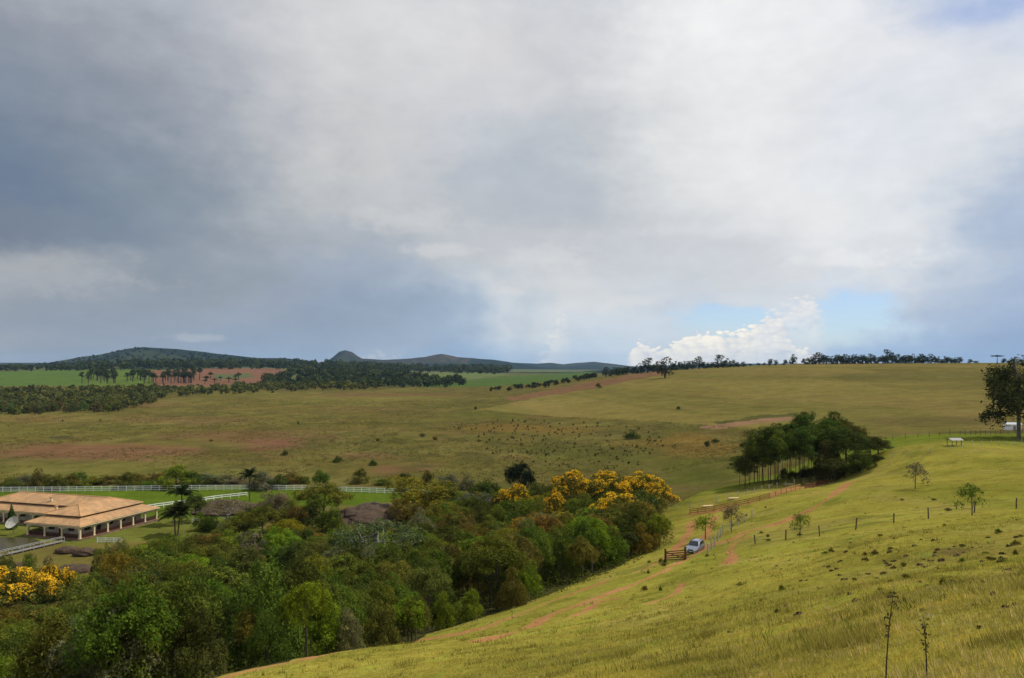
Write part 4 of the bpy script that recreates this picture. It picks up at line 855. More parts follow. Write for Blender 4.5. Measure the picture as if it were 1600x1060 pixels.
for s in (-1, 1):
    panel('side_window', [(s*.855,1.62,1.10),(s*.855,2.75,1.10),(s*.70,2.65,1.55),(s*.70,2.1,1.53)], 'dark_glass', (s*.025, 0, 0)); panel('side_window', [(s*.855,2.82,1.10),(s*.845,3.8,1.10),(s*.69,3.6,1.52),(s*.70,2.75,1.55)], 'dark_glass', (s*.025, 0, 0))
    panel('headlight', [(s*.80,.13,.80),(s*.42,.0,.74),(s*.40,.0,.62),(s*.74,.08,.66)], 'lamp', (0, -.05, .0)); MB().lathe([(.0, -.02), (.07, -.02), (.075, .02), (.0, .03)], 12).obj('fog_light', M['lamp'], car)
    fo = bpy.data.objects[[o.name for o in car.children if o.name.startswith('fog_light')][-1]]; fo.location = (s*.6, -.03, .40); fo.rotation_euler.x = R(90)
    mr = MB().box(-.09, .09, -.05, .08, -.07, .08).obj('mirror', paint, car, bevel=.03); mr.location = (s*1.0, 1.62, 1.12)
    for y in (.85, 3.45):
        w = MB().lathe([(.22, -.1), (.31, -.11), (.34, -.06), (.34, .06), (.31, .11), (.22, .1)], 22).obj('wheel', M['tyre'], car, True); w.location = (s*.82, y, .34); w.rotation_euler.y = R(90)
        MB().lathe([(.02, s*.09), (.1, s*.1), (.2, s*.085), (.225, s*.11), (.225, -s*.1), (.02, -s*.1)], 16).obj('rim', M['alloy'], w)
panel('grille', [(-.40,0,.74),(.40,0,.74),(.30,0,.60),(0,-.02,.56),(-.30,0,.60)], 'black_trim', (0, -.035, 0)); panel('air_intake', [(-.5,0,.40),(.5,0,.40),(.44,0,.28),(-.44,0,.28)], 'black_trim', (0, -.04, 0)); panel('number_plate', [(-.22,0,.53),(.22,0,.53),(.22,0,.43),(-.22,0,.43)], 'plate', (0, -.05, 0))
MB().bar((-.55, 2.1, 1.70), (-.55, 3.7, 1.69), .04, .04).obj('roof_rail', M['black_trim'], car); MB().bar((.55, 2.1, 1.70), (.55, 3.7, 1.69), .04, .04).obj('roof_rail', M['black_trim'], car)

# ------------------------------------------------------------------ upper pasture: shelter and white shed
p = hit(1491, 697, 130, 220); sh = thing('open_shelter', 'small open shelter with grey sheet roof on four posts in the upper pasture', 'shelter', p, R(5)); k_ = p.y/F
w, dpt, hh = 20*k_, 2.2, 10*k_
for sx in (-.38, .38):
    for sy in (-.4, .4): MB().bar((sx*w, sy*dpt, -.3), (sx*w, sy*dpt, hh), .1, .1).obj('post', M['old_post'], sh)
MB().add([(-w/2, -dpt*.6, hh-.1), (w/2, -dpt*.6, hh-.1), (w/2, 0, hh+.35), (-w/2, 0, hh+.35), (-w/2, dpt*.6, hh-.05), (w/2, dpt*.6, hh-.05)], [(0, 1, 2, 3), (3, 2, 5, 4)]).obj('roof_sheet', simple('sheet', (.32, .30, .27), .6, .2, 2), sh)
p = hit(1582, 672, 180, 300); bx = thing('white_shed', 'small white shed behind the trunk of the large tree at the right edge', 'shed', p, R(-8))
MB().box(-2.6, 2.6, -1.5, 1.5, -.5, 2.2).obj('wall', M['white_paint'], bx); MB().add([(-2.8, -1.7, 2.2), (2.8, -1.7, 2.2), (2.8, 0, 2.9), (-2.8, 0, 2.9), (-2.8, 1.7, 2.2), (2.8, 1.7, 2.2)], [(0, 1, 2, 3), (3, 2, 5, 4), (0, 3, 4), (1, 5, 2)]).obj('roof', simple('shed_roof', (.4, .42, .45), .5, .1, 2), bx)
MB().box(-.4, .5, -1.53, -1.4, -.3, 1.7).obj('door', M['grey_wood'], bx)

# ------------------------------------------------------------------ single trees and bushes
for (px, d, top, wid) in ((893,172,738,74),(948,170,739,84),(1003,167,740,78),(1026,160,757,58)):
    lab = {893: 'leftmost of the tall yellow flowering trees on the ridge of the wood', 948: 'middle tall yellow flowering tree at the top of the wood', 1003: 'wide yellow flowering tree at the right top of the wood', 1026: 'yellow flowering tree at the right shoulder of the wood near the track'}[px]
    tree_px('flowering', px, d, top, wid, 'olive', 'flowering_tree', lab, group='yellow flowering trees in the wood')
for (px, d, top, wid, lab) in ((972,146,772,86,'low broad yellow flowering tree in front of the tall yellow ones'),(868,156,772,48,'small half faded yellow flowering tree at the left of the yellow group'),(803,168,758,56,'yellow flowering tree between the dark round tree and the yellow group'),
      (26,103,888,112,'large bright yellow flowering tree at the left edge below the house'),(84,108,883,62,'upright yellow flowering tree beside the large yellow one under the boulders')):
    tree_px('flowering', px, d, top, wid, 'olive' if px != 446 else 'mid green', 'flowering_tree', lab, group='yellow flowering trees in the wood')
tree_px('broad', 446, 140, 811, 56, (.21, .17, .016), 'yellowish_tree', 'rounded yellow tinged tree before the left rock slope')
tree_px('broad', 812, 196, 723, 46, (.02, .03, .012), 'round_tree', 'very dark round tree standing clear above the wood')
tree_px('feathery', 660, 187, 747, 92, (.150, .172, .016), 'feathery_tree', 'tall feathery light green tree right of the dark rock slope', var=0)
tree_px('feathery', 632, 178, 782, 52, (.13, .115, .022), 'feathery_tree', 'brownish feathery tree against the right side of the rock slope', var=1)
tree_px('thin', 590, 122, 814, 128, (.10, .118, .040), 'spreading_tree', 'wide grey leaved tree with pale bare branches below the rock slope')
tree_px('thin', 745, 172, 768, 70, (.10, .118, .045), 'spreading_tree', 'pale grey thin leaved tree right of the feathery green tree', var=1)
for (px, d, top, wid, ti, key, lab) in ((505,184,757,84,'olive','broad','broad olive tree hiding the white fence left of the dark rock slope'),(430,184,768,62,'grey green','mantle','greyish tree between palm and broad olive tree near the white fence'),(355,176,782,60,'grey green','thin','thin grey green tree standing on the left rock slope'),(410,168,790,52,'mid green','broad','mid green tree at the foot of the left rock slope'),
      (488,172,776,56,'dark green','mantle','dark leafy tree in front of the broad olive tree'),(522,170,792,34,'mid green','mantle','small leafy tree touching the left side of the dark rock slope'),(450,176,782,46,'olive','mantle','bushy olive tree between the two rock slopes'),(305,182,774,38,'dark green','broad','dark green small tree beside the palm clump'),(330,170,808,30,'dark green','bush','dark bush under the palms at the lawn edge'),(700,192,758,50,'mid green','broad','mid green tree behind the feathery light green tree'),(760,192,752,52,'dark green','broad','dark green tree left of the dark round tree'),
      (850,186,757,50,'dark green','broad','dark green tree left of the yellow flowering group'),(540,160,822,40,'mid green','bush','green bush at the foot of the dark rock slope'),(470,172,790,40,'brownish olive','broad','brownish tree left of the dark rock slope'),(385,172,800,34,'dark green','bush','dark bush in front of the left rock slope'),(60,168,826,26,'mid green','bush','round garden bush by the satellite dish'),(8,122,866,46,'olive','mantle','olive shrub at the left edge below the footbridge'),(42,120,868,40,'mid green','mantle','green shrub between footbridge and large yellow tree'),(70,122,870,34,'grey green','mantle','greyish shrub left of the boulders'),(160,128,852,44,'mid green','mantle','green shrub right of the dark oval boulder'),(188,130,842,40,'grey green','mantle','pale grey shrub in front of the low white fence piece'),(318,172,800,30,'mid green','mantle','small green tree beside the left rock slope'),(368,170,800,40,'olive','mantle','olive shrub hiding the foot of the left rock slope'),(395,176,790,36,'dark green','mantle','dark shrub at the right foot of the left rock slope'),(348,164,818,36,'olive','mantle','low olive shrub on the lawn below the left rock slope')):
    tree_px(key, px, d, top, wid, ti, 'garden_tree' if key != 'bush' else 'bush', lab, 'tree' if key != 'bush' else 'bush')
# bushes beyond the white fence
bb = [(15,747,40),(40,742,34),(62,733,30),(88,741,34),(108,741,30),(122,737,30),(145,744,34),(170,742,40),(196,738,34),(215,740,40),(245,738,36),(275,727,62),(300,736,36),(325,740,44),(350,741,40),(372,744,34),(410,737,44),(432,742,34),(452,738,40),(475,744,26),(500,735,26),(562,732,30),(600,748,30),(632,739,24),(668,735,24),(702,739,36),(730,742,30),(330,748,30),(20,755,30),(75,750,28),(130,752,26),(230,751,30),(395,752,26)]
for i, (px, top, wid) in enumerate(bb):
    lab = 'bright green bush, largest of the row behind the white fence' if px == 275 else ('dark upright bush behind the right part of the white fence' if px == 562 else 'olive green bush in the row behind the white paddock fence')
    tree_px('mantle' if wid > 28 else 'bush', px, random.uniform(232, 245), top, wid, 'bright green' if px in (275, 145) else random.choice(['olive', 'mid green', 'grey green', 'dark green', 'brownish olive']), 'bush', lab, 'bush', 'bushes behind the white fence')
for (px, py, h, w, lab) in ((445,712,9,11,'small round bush alone on the reddish marsh left of centre'),(527,723,11,16,'round dark bush alone on the marsh above the white fence'),(988,686,14,26,'wide dark bush alone on the marsh left of the pine grove'),(935,607,9,11,'small round tree on the edge of the ploughed strip'),(995,700,6,6,'tiny dark shrub below the wide marsh bush'),(1105,698,9,12,'low grey shrub on the orange marsh left of the pines'),(1118,692,6,12,'flat shrub just above the low grey marsh shrub'),
      (743,641,6,4,'tiny dark shrub at the left tip of the stubble field'),(590,690,5,9,'small low shrub in the middle of the marsh'),(660,683,6,10,'green low shrub left of the orange marsh patch'),(680,688,6,12,'broader green shrub beside the green low shrub in the marsh'),(98,659,3,4,'tiny dark dot of a shrub on the left marsh'),(157,658,3,4,'second tiny dark shrub on the left marsh'),(466,663,4,4,'tiny dark shrub in the centre left marsh'),(583,728,10,14,'grey green shrub near the pink patch above the fence'),(330,690,4,6,'tiny shrub within the long red marsh patch'),(1060,640,5,8,'small shrub at the lower rim of the stubble field')):
    q = hit(px, py, 200, 1300); tree_px('bush' if py > 630 else 'far_round', px, q.y, py-h, w, random.choice(['dark green', 'olive']), 'bush', lab, 'bush', 'shrubs scattered on the marsh')
# hillside saplings
for (px, base, top, wid, key, lab) in ((1430,764,723,36,'sapling','small forked tree alone on the upper hillside right of the grove'),(1519,806,756,44,'sapling','small rounded tree on the right hillside beside the old fence'),(1250,840,802,30,'sapling','small tree with a stump on the middle hillside'),(1143,832,786,34,'sapling','leaning small tree above the red track near the car'),(1102,843,804,40,'sapling','bright bush arching over the track behind the car')):
    q = hit(px, base, 40, 190); tree_px(key, px, q.y, top, wid, 'bright green' if px == 1102 else 'grey green' if px in (1430, 1143) else 'mid green', 'small_tree' if key == 'sapling' else 'bush', lab, 'tree' if key == 'sapling' else 'bush')
tree_px('gum', 1592, 205, 563, 100, (.055, .062, .020), 'gum_tree', 'large dark gum tree at the right edge of the upper pasture', base=686, var=0)
# pine grove
for i in range(40):
    u = (i+.5)/40; px = 1158+u*150+random.uniform(-5, 5); d = random.uniform(184, 202); top = np.interp(px, [1150, 1180, 1210, 1240, 1270, 1300], [705, 674, 656, 645, 641, 642])+random.uniform(-3, 30)
    lab = 'bare trunked pine in the '+('left end' if u < .3 else 'middle' if u < .68 else 'right half')+' of the grove'
    tree_px('pine', px, d, top, random.uniform(26, 44), (.080, .112, .018), 'pine_tree', lab, group='pines in the grove')
for (px, d, top, wid) in ((1310,186,668,62),(1335,184,674,64),(1360,186,682,58),(1372,190,694,46),(1322,196,660,60),(1296,184,690,50),(1345,178,705,56),(1305,180,716,40),(1376,182,716,34)):
    tree_px(random.choice(['broad', 'mantle', 'tall']), px, d, top, wid, (.058, .070, .016), 'grove_tree', 'dark leafy tree forming the right end of the pine grove', group='dark broadleaf trees at the grove end')

for i in range(7, 16):
    tree_px('mantle', 1168+i*8.5+random.uniform(-4, 4), random.uniform(196, 206), np.interp(i, [0, 15], [742, 728])+random.uniform(-5, 4), random.uniform(14, 26), 'dark green', 'shade_shrub', 'low dark shrub put in for the shade under the pines', 'shrub', 'shrubs added as shade under the pines')  # dark shrubs added to stand in for the ground shadow beneath the pines
# ------------------------------------------------------------------ the wood below the pasture
ng = 0; FOREST = []
def edge_dist(x, y): return float(polydist(np.array([x]), np.array([y]), EDGE)[0])
special = [(o.location.x, o.location.y, 2.6) for o in COL.objects if o.name.split('.')[0] in ('flowering_tree', 'spreading_tree', 'feathery_tree', 'boulder')]
SPOTS = [(gx+(2.5 if int(gy/5) % 2 else 0), gy) for gy in np.arange(38, 198, 4.6) for gx in np.arange(-130, 40, 4.6)]+[(gx+2.3, gy+2.3) for gy in np.arange(38, 84, 4.6) for gx in np.arange(-70, 10, 4.6)]
for sx0, sy0 in SPOTS:
    if True:
        x = sx0+random.uniform(-1.9, 1.9); y = sy0+random.uniform(-1.9, 1.9)
        if not inpoly(np.array([x]), np.array([y]), wood_poly)[0]: continue
        px = CX+F*x/y
        if px < -70 or px > 1110 or y < 42: continue
        if any((x-a)**2+(y-b)**2 < c*c for a, b, c in special): continue
        e = edge_dist(x, y)
        if e < 1.2: continue
        g0 = gz(x, y); key = random.choices(['broad', 'umbrella', 'tall', 'mantle', 'thin'], [5, 3, 3, 1.5, .35])[0]
        if e < 4.5 or (key == 'thin' and y < 95): key = random.choice(['mantle', 'mantle', 'broad'])
        h = random.uniform(6.2, 9.0) if e > 5 else random.uniform(3.6, 6.0)
        tn = random.choices(list(TINT), [7, 6, 2.6, 7, 1.5, 1.5, 1.6, .35])[0]
        if y < 84: tn = random.choices(['dark green', 'mid green', 'olive', 'grey green', 'bright green', 'brownish olive'], [5, 5, 3, 1, .8, .8])[0]; h *= .82
        if e < 5 and random.random() < .25: tn = 'bright green'
        lim = np.interp(px, [0, 50, 70, 150, 170, 250, 320, 400, 520, 640, 665, 760, 850, 1040, 1080], [888, 892, 902, 900, 850, 838, 836, 828, 824, 822, 795, 770, 758, 748, 790])
        if px < 125 and y < 113: lim = 948
        h = min(h, CZ-(lim-HY)/F*y-g0)
        if h < 2.2: continue
        k = KIND[key][0]; sz = h/k['top']; sx = min(1, .45+h/12)*(.74 if y < 84 else 1)*random.uniform(5.3, 7.2)*(.8 if e < 5 else 1)/k['wid']
        if (HY-F*(g0-CZ)/y) - F*h/y > 1075: continue
        zone = 'along the pasture edge' if e < 6 else 'below the house' if px < 260 else 'below the rock slopes' if px < 640 else 'in the right wood' if px > 860 else 'in the middle wood'
        dist = 'near the bottom' if y < 75 else 'half way back' if y < 120 else 'at the back'
        shp = {'broad': 'rounded', 'umbrella': 'flat topped', 'tall': 'tall', 'mantle': 'low bushy', 'thin': 'sparse'}[key]
        FOREST.append((y, px, HY-F*(g0+h-CZ)/y, F*sx*k['wid']/y*.42, (key, (x, y, g0), sx, sz, TINT[tn], 'forest_tree', f'{tn} {shp} tree {zone}, {dist}', 'tree', 'trees of the wood below the pasture')))
FOREST.sort(key=lambda q: q[0]); hide = np.full(1400, 1062.0)       # leave out trees wholly behind nearer ones
for (y, px, top, hw, args) in FOREST:
    a, b = int(max(0, px-hw+120)), int(min(1399, px+hw+121))
    if b <= a or (top > hide[a:b]-3).mean() > .92: continue
    hide[a:b] = np.minimum(hide[a:b], top+3); tree(*args); ng += 1
print('forest trees', ng)
U = []
for gy in np.arange(42, 192, 1.75):
    for gx in np.arange(-128, 34, 1.75):
        x = gx+random.uniform(-.8, .8); y = gy+random.uniform(-.8, .8); px = CX+F*x/y
        if -60 < px < 1090 and inpoly(np.array([x]), np.array([y]), wood_poly)[0] and not (470 < px < 650 and y > 150): U.append((x, y))
U = np.array(U); UZ = H(U[:, 0], U[:, 1]); ed = polydist(U[:, 0], U[:, 1], EDGE); ok = ed > .3; U, UZ, ed = U[ok], UZ[ok], ed[ok]; per = 30; N = len(U)*per
hh = np.where(ed < 4, rng.uniform(.3, 1.1, len(U)), rng.uniform(.7, 2.2, len(U))); k = np.repeat(np.arange(len(U)), per); d3 = rng.normal(size=(N, 3)); d3 /= np.linalg.norm(d3, axis=1, keepdims=True)
c = np.stack([U[k, 0]+d3[:, 0]*1.0, U[k, 1]+d3[:, 1]*1.0, UZ[k]+hh[k]*(.5+.55*d3[:, 2])], 1); n = d3+rng.normal(size=d3.shape)*.5; n[:, 2] += .5
v, f = leaves(c, n, rng.uniform(.07, .2, N)*np.clip(U[k, 1]/115, .45, 1), .55); me = np_mesh('undergrowth', v, f); attr(me, 'tint', np.clip(.6*rng.uniform(0, 1, len(U))[k]+.4*rng.uniform(0, 1, N), 0, 1), 'FACE'); o = link('undergrowth', me, None, M['leaf']); o.color = (.080, .092, .017, 1); tag(o, 'leafy undergrowth on the floor of the wood', None, None, 'stuff')
# dead pale tree by the boulders
q = at(122, 112); t = thing('dead_tree', 'leafless pale tree with thin branches beside the yellow tree', 'tree', q); m = MB(); m.tube([(0, 0, -.3), (.1, 0, 2.5), (.3, .1, 4.6)], [.14, .1, .05], 6); m.obj('trunk', M['grey_wood'], t, True)
for k in range(11):
    a = k*2.4; z0 = 1.6+.27*k; L = random.uniform(1.4, 2.6); pA = Vector((.05*z0, 0, z0)); pB = pA+Vector((math.cos(a)*L*.5, math.sin(a)*L*.5, L*.35)); pC = pB+Vector((math.cos(a+.5)*L*.4, math.sin(a+.5)*L*.4, L*.5))
    m = MB().tube([pA, pB, pC], [.06, .045, .015], 5); m.tube([pB, pB+Vector((math.cos(a-.9)*L*.4, math.sin(a-.9)*L*.4, L*.4))], [.035, .012], 5); m.obj('branch', M['grey_wood'], t, True)

# ------------------------------------------------------------------ ridge trees on the skyline
FT = (.034, .046, .017)
sky_l = [(947,14),(956,10),(962,11),(968,12),(974,11),(980,12),(988,10),(994,11),(1001,13),(1012,21),(1020,11),(1026,13),(1032,11),(1049,11),(1055,12),(1062,12),(1069,11),(1076,13),(1083,12),(1092,18),(1099,10),(1106,8),(1113,9),(1122,19),(1129,9),(1135,12),(1141,9),(1147,10),(1153,7),(1162,7),(1172,4),(1185,4),(1194,4),(1204,10),(1212,8),(1227,8),(1239,13),(1256,9),(1263,9),(1270,12),(1274,15),(1281,17),(1287,12),(1292,13),(1299,10)]
x = 1304
while x < 1464: sky_l.append((x, 20 if 1383 < x < 1389 else random.uniform(9, 14.5))); x += random.uniform(3.8, 6)
while x < 1502: sky_l.append((x, random.uniform(6, 10))); x += random.uniform(4, 6)
sky_l += [(1516,6),(1525,3.5),(1569,7),(1577,4),(1588,4),(1597,5)]
for px, h in sky_l:
    d = float(np.interp(px, [940, 1000, 1100, 1180, 1240, 1300, 1600], [1060, 1040, 1000, 960, 1000, 960, 935]))+random.uniform(-12, 12)
    if px in (1239, 1172, 1185, 1194): d += 260
    q = at(px, d); k = d/F; key = 'far_tall' if h > 13 else 'far_round'; K = KIND[key][0]
    side = 'left of the lone tree' if px < 1038 else 'between lone tree and ridge gap' if px < 1200 else 'right of the ridge gap' if px < 1300 else 'in the long right row' if px < 1505 else 'near the right end of the ridge'
    tree(key, q, max(h*.75, 6)*k/K['wid']*random.uniform(1.1, 1.5), h*1.05*k/K['top'], FT, 'ridge_tree', ('tall ' if h > 15 else 'low ' if h < 6 else '')+f'dark skyline tree {side}', 'tree', 'trees along the skyline ridge')
tree_px('far_tall', 1039, 760, 558, 24, FT, 'ridge_tree', 'large lone dark tree in front of the skyline row at the field edge', base=591)
tree_px('araucaria', 1558, 940, 555, 17, FT, 'araucaria_tree', 'umbrella shaped tree standing alone on the right skyline')
# plantation on the far left
for i in range(88):
    px = random.uniform(128, 318) if i < 78 else random.choice([322, 330, 338, 345, 352, 360, 370])+random.uniform(-3, 3); d = random.uniform(1270, 1480); base = at(px, d); h = random.uniform(15, 22) if i < 78 else random.uniform(7, 12); k = d/F
    tree('far_plume', base, random.uniform(7, 10)*k/KIND['far_plume'][0]['wid'], h*k/KIND['far_plume'][0]['top'], (.045, .060, .022), 'plantation_tree', 'slender tufted tree of the far left plantation' if px < 320 else 'small tufted tree on the far red soil', 'tree', 'far left plantation trees')
# ------------------------------------------------------------------ far woods
def scatter(name, label, pix, lo, hi, n, hpx, tint, indiv=0, iname='woodland_tree', ilab=None, group=None):
    """trees of a far wood: those nearest to the viewer as single trees, the rest one mass"""
    pts = []; xs = [p[0] for p in pix]; tries = 0
    while len(pts) < n and tries < n*60:
        tries += 1; px = random.uniform(min(xs), max(xs)); d = math.exp(random.uniform(math.log(lo), math.log(hi))); x = (px-CX)/F*d; z = gz(x, d); py = HY-F*(z-CZ)/d
        if inpoly(np.array([px]), np.array([py]), pix)[0]: pts.append((x, d, z, px))
    pts.sort(key=lambda q: q[1]); vs, fs, ts, nb = [], [], [], 0
    for i, (x, d, z, px) in enumerate(pts):
        k = d/F; h = random.uniform(.75, 1.2)*hpx*k*(1000/d if d < 1000 else 1)**.3; w = h*random.uniform(.8, 1.25)
        if i < indiv:
            key = random.choice(['far_round', 'far_round', 'far_tall']); K = KIND[key][0]
            tree(key, (x, d, z), w/K['wid'], h/K['top'], tuple(c*random.uniform(.75, 1.3) for c in tint), iname, (ilab[0] if px < 40 else ilab[1] if px < 95 else ilab[2] if px < 150 else ilab[3] if px < 215 else ilab[4]), 'tree', group)
        else:
            L = [(random.uniform(-.25, .25)*w, random.uniform(-.25, .25)*w, h*random.uniform(.3, .7), w*.32, w*.32, h*.32) for _ in range(5)]
            c, nn_, kk = sample_lobes(L, 46, .4); v, f = leaves(c+np.array((x, d, z)), nn_+rng.normal(size=nn_.shape)*.5, h*.16*rng.uniform(.6, 1.4, 46), .8); vs.append(v); fs.append(f+nb); nb += len(v); ts.append(np.clip(random.uniform(0, 1)*.6+rng.uniform(0, .4, 46), 0, 1))
    if vs:
        me = np_mesh(name, np.concatenate(vs), np.concatenate(fs)); attr(me, 'tint', np.concatenate(ts), 'FACE'); o = link(name, me, None, M['leaf']); o.color = (*tint, 1); tag(o, label, None, None, 'stuff')
scatter('far_wood', 'dense dark wood on the left side of the marsh', [(-120,655),(0,649),(60,648),(190,643),(235,632),(255,622),(330,618),(450,613),(575,609),(600,607),(580,605),(440,606),(300,609),(130,612),(0,613),(-120,613)], 520, 1290, 850, 11, (.085, .095, .026), 130, 'woodland_tree', ['dark tree of the far wood at the left frame edge', 'dark tree at the left part of the far wood rim', 'dark tree at the middle of the far wood rim', 'dark tree at the right part of the far wood rim', 'dark tree of the far wood near the marsh corner'], 'trees at the front of the far left wood')
scatter('far_wood', 'dark tree belt at the foot of the left hill', [(120,575),(270,571),(500,572),(640,582),(640,588),(450,578),(250,579),(120,579)], 1900, 3200, 380, 12, (.044, .060, .022))
scatter('far_wood', 'long dark tree line on the far left plain', [(-120,578),(0,577),(130,576),(130,580),(-120,582)], 1900, 2900, 130, 8, (.044, .060, .022))
scatter('far_wood', 'dark wood beyond the red field in the middle distance', [(405,600),(450,585),(520,577),(620,590),(740,600),(700,606),(620,607),(420,609)], 1120, 2400, 420, 12, (.044, .060, .022))
scatter('far_wood', 'diagonal tree belt below the rounded peak', [(510,573),(560,572),(680,577),(800,578),(790,586),(640,583),(560,580)], 2300, 4200, 300, 9, (.044, .060, .022))
scatter('hill_wood', 'woods covering the distant left hill', [(40,574),(120,562),(200,546),(225,544),(300,551),(400,562),(500,570),(500,574),(300,572),(60,577)], 3000, 4700, 620, 3.6, (.020, .030, .020))
scatter('hedge', 'bushy hedge along the foot of the ploughed strip', [(758,613),(830,604),(900,594),(930,588),(930,592),(850,607),(790,612)], 900, 1900, 90, 7, (.030, .040, .014))
scatter('scrub', 'dark scrub patches among the marsh grass', [(700,665),(830,655),(1000,668),(1060,700),(980,735),(820,730),(740,700)], 250, 700, 240, 2.6, (.070, .076, .022))
# ------------------------------------------------------------------ marsh tussocks and pasture grass
def blades(name, label, P, hts, wid, n, tintf, col, spread):
    N = len(P); wid = np.broadcast_to(wid, N); spread = np.broadcast_to(spread, N); base = np.repeat(P, n, 0); h = np.repeat(hts, n)*rng.uniform(.5, 1.2, N*n); a = rng.uniform(0, 6.28, N*n); r = np.repeat(spread, n)*np.sqrt(rng.uniform(0, 1, N*n)); b = base.copy(); b[:, 0] += r*np.cos(a); b[:, 1] += r*np.sin(a); b[:, 2] -= .03
    w = np.repeat(wid, n)*rng.uniform(.6, 1.3, N*n); th = rng.uniform(0, 6.28, N*n); sx = np.stack([np.cos(th), np.sin(th), np.zeros_like(th)], 1)*w[:, None]
    tip = b+np.stack([np.cos(a)*h*.45+rng.normal(0, .1, N*n)*h, np.sin(a)*h*.45+rng.normal(0, .1, N*n)*h, h], 1)
    v = np.stack([b-sx, b+sx, tip], 1).reshape(-1, 3); me = np_mesh(name, v, np.arange(3*N*n).reshape(-1, 3)); attr(me, 'tint', np.clip(np.repeat(tintf, n)*.7+rng.uniform(0, .3, N*n), 0, 1), 'FACE'); o = link(name, me, None, M['grass']); o.color = (*col, 1); return tag(o, label, None, None, 'stuff')
N = 26000; px = rng.uniform(-40, 1180, N); d = np.exp(rng.uniform(math.log(205), math.log(800), N)); x = (px-CX)/F*d; keep = (fbm(x/40, d/40, 3, 201) > .42) & ~inpoly(x, d, [(-210,140),(-10,236),(-30,205),(-40,150)]) & ~((x > 40) & (d < 235)); keep &= ~((d < 240) & (x < -15)); fx = inpoly(px, HY-F*(H(x, d)-CZ)/d, [(745,640),(1010,592),(1700,560),(1700,672),(1392,683),(1150,668),(1010,657),(850,650)]); keep &= ~fx; x, d = x[keep], d[keep]; s = d/400
blades('marsh_tussocks', 'coarse grass tussocks covering the marsh', np.stack([x, d, H(x, d)], 1), rng.uniform(.25, .7, len(x)), .12, 6, vnoise(x/30, d/30, 5), (.135, .116, .032), .8)
N = 66000; px = rng.uniform(300, 1680, N); d = np.exp(rng.triangular(math.log(5), math.log(14), math.log(95), N)); x = (px-CX)/F*d; ok = (x > np.interp(d, ex[:, 1], ex[:, 0])+.5) | (d < ex[0, 1]); x, d = x[ok], d[ok]; pt = np.full(len(x), 9.0)
for pix, w, lo, hi in TRACKS: pt = np.minimum(pt, polydist(x, d, world_poly(pix, lo, hi))/w)
x, d = x[pt > .9], d[pt > .9]; pat = fbm(x/1.1, d/1.1, 3, 301)
blades('pasture_grass', 'short yellow green grass over the near hillside', np.stack([x, d, H(x, d)], 1), (rng.uniform(.035, .10, len(x))+.09*sst(.58, .72, pat))*np.clip(.45+d/32, 0, 1), .0035+.00032*d, 7, np.clip(vnoise(x/1.2, d/1.2, 9)*.6+.4*rng.uniform(0, 1, len(x))-.5*sst(.58, .70, pat), 0, 1), (.37, .315, .062), .10+.004*d)
N = 420; px = rng.uniform(1150, 1680, N); d = np.exp(rng.uniform(math.log(6), math.log(20), N)); x = (px-CX)/F*d; ok = fbm(x/1.6, d/1.6, 3, 311) > .52; x, d = x[ok], d[ok]
blades('tall_grass', 'taller dark green grass clumps in the foreground', np.stack([x, d, H(x, d)], 1), rng.uniform(.05, .19, len(x)), .004, 12, rng.uniform(0, 1, len(x)), (.26, .25, .042), .12)
def tufts(name, label, n, lo, hi, h, w, nb, col, sp, thr, seed):
    px = rng.uniform(330, 1680, n); d = np.exp(rng.uniform(math.log(lo), math.log(hi), n)); x = (px-CX)/F*d
    ok = ((x > np.interp(d, ex[:, 1], ex[:, 0])+1) | (d < ex[0, 1])) & (fbm(x/4, d/4, 3, seed) > thr); x, d = x[ok], d[ok]
    blades(name, label, np.stack([x, d, H(x, d)], 1), rng.uniform(*h, len(x)), w+.0003*d, nb, rng.uniform(0, 1, len(x)), col, sp)
tufts('dry_grass', 'pale straw coloured dry grass among the foreground sward', 3800, 5.5, 26, (.05, .17), .002, 9, (.50, .40, .17), .12, .44, 321)
tufts('green_tufts', 'small darker green grass tufts dotting the hillside', 2600, 12, 150, (.06, .22), .004, 14, (.12, .14, .02), .20, .46, 331)
# clods and cattle droppings on the slope
N = 150; px = rng.normal(1430, 130, N); py = rng.normal(890, 40, N); vs, fs, nb = [], [], 0
for a_, b_ in zip(px, py):
    if not 840 < b_ < 1000 or a_ > 1660: continue
    q = hit(a_, b_, 5, 80); s = random.uniform(.05, .17)*min(1, q.y/32); c = rng.normal(size=(16, 3)); c /= np.linalg.norm(c, axis=1, keepdims=True); v, f = leaves(np.array(q)+c*np.array((s, s, s*.45)), c, np.full(16, s*.6), .9); vs.append(v); fs.append(f+nb); nb += len(v)
me = np_mesh('earth_clods', np.concatenate(vs), np.concatenate(fs)); tag(link('earth_clods', me, None, simple('clod', (.10, .06, .03), .95, .3, 3)), 'dark earth clods scattered over the worn slope', None, None, 'stuff')
# weed tufts on the hillside, knee high
for i in range(75):
    a_ = random.uniform(780, 1600); b_ = random.uniform(770, 930); q = hit(a_, b_, 12, 190)
    if q.x < np.interp(q.y, ex[:, 1], ex[:, 0])+3 or q.y > 165: continue
    where = 'near the old fence' if 790 < b_ < 850 and a_ > 1200 else 'on the lower slope' if a_ < 1100 else 'on the right slope' if a_ > 1350 else 'on the middle slope'
    k_ = min(1, q.y/70); tree('bush', q, k_*random.uniform(.10, .24), k_*random.uniform(.10, .24), TINT[random.choice(['mid green', 'olive', 'olive'])], 'weed_clump', 'small dark green weed clump '+where, 'weed', 'weed clumps on the hillside')
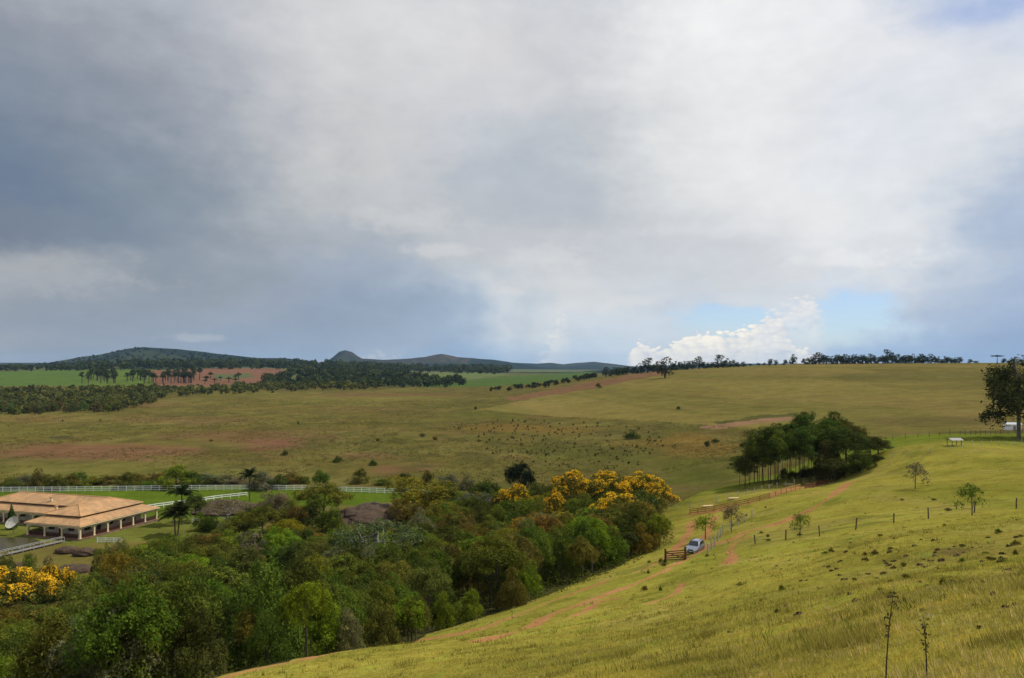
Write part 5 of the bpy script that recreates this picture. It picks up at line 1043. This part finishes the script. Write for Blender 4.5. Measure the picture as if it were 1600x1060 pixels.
# tall weed stalks in the foreground
def stalk(px, d, h, label, lean, heads):
    q = at(px, d); t = thing('weed_stalk', label, 'weed', q); pts = [Vector((lean*u*u*h, 0, h*u-.05*(u == 0))) for u in np.linspace(0, 1, 7)]
    MB().tube(pts, [.008, .0075, .007, .006, .005, .004, .002], 5).obj('stem', simple('stem', (.06, .045, .025), .9, .2, 9), t, True)
    n = 60; u = rng.uniform(.45, 1, n); c = np.stack([lean*u*u*h+rng.normal(0, .02, n), rng.normal(0, .02, n), u*h], 1); v, f = leaves(c, rng.normal(size=(n, 3)), rng.uniform(.012, .03, n), .4); me = np_mesh('leaves', v, f); attr(me, 'tint', rng.uniform(0, 1, n), 'FACE'); o = link('leaves', me, t, M['leaf']); o.color = (.09, .085, .03, 1)
    if heads:
        n = 34; c = np.stack([lean*h+rng.normal(0, .05, n), rng.normal(0, .05, n), h+rng.uniform(-.12, .05, n)], 1); v, f = leaves(c, rng.normal(size=(n, 3)), rng.uniform(.004, .010, n), .9); tag(link('flower_head', np_mesh('flower_head', v, f), t, simple('seed_head', (.36, .34, .24), .9, .1, 5)), None, None, None, 'stuff')
stalk(1384, 7.2, 1.0, 'tall dark leaning weed stalk at the bottom of the photo', .08, False)
stalk(1448, 7.6, .62, 'weed stalk with white seed heads right of the dark leaning stalk', -.05, True)
# ------------------------------------------------------------------ air
hz = MB().box(-31000, 36000, -400, 16900, -140, 190).obj('haze', None)
hm, t = material('haze'); pv = t.node('ShaderNodeVolumePrincipled', {'Color': (.42, .67, 1.0), 'Density': 2.6e-5, 'Anisotropy': 0.0}); o_ = t.node('ShaderNodeOutputMaterial'); t.l.new(pv.outputs[0], o_.inputs['Volume']); hz.data.materials.clear(); hz.data.materials.append(hm); tag(hz, 'thin bluish haze in the air', None, None, 'stuff')

# ------------------------------------------------------------------ things alike: say which one, counted from the left
ORD = ['first', 'second', 'third', 'fourth', 'fifth', 'sixth', 'seventh', 'eighth', 'ninth', 'tenth', 'eleventh', 'twelfth', 'thirteenth', 'fourteenth', 'fifteenth', 'sixteenth', 'seventeenth', 'eighteenth', 'nineteenth', 'twentieth']
TENS = {2: 'twenty', 3: 'thirty', 4: 'forty', 5: 'fifty', 6: 'sixty', 7: 'seventy', 8: 'eighty', 9: 'ninety'}
def ordinal(n):
    if n <= 20: return ORD[n-1]
    if n > 100: return 'hundred-and-'+ordinal(n-100)
    if n == 100: return 'hundredth'
    return f'{TENS[n//10]}-{ORD[n%10-1]}' if n % 10 else TENS[n//10][:-1]+'ieth'
same = {}
for o in COL.objects:
    if o.parent is None and 'label' in o and 'category' in o: same.setdefault(o['label'], []).append(o)
for lab, L in same.items():
    if len(L) < 2: continue
    L.sort(key=lambda o: o.location.x/o.location.y)
    for i, o in enumerate(L): o['label'] = f'{lab}, {ordinal(i+1)} from left'
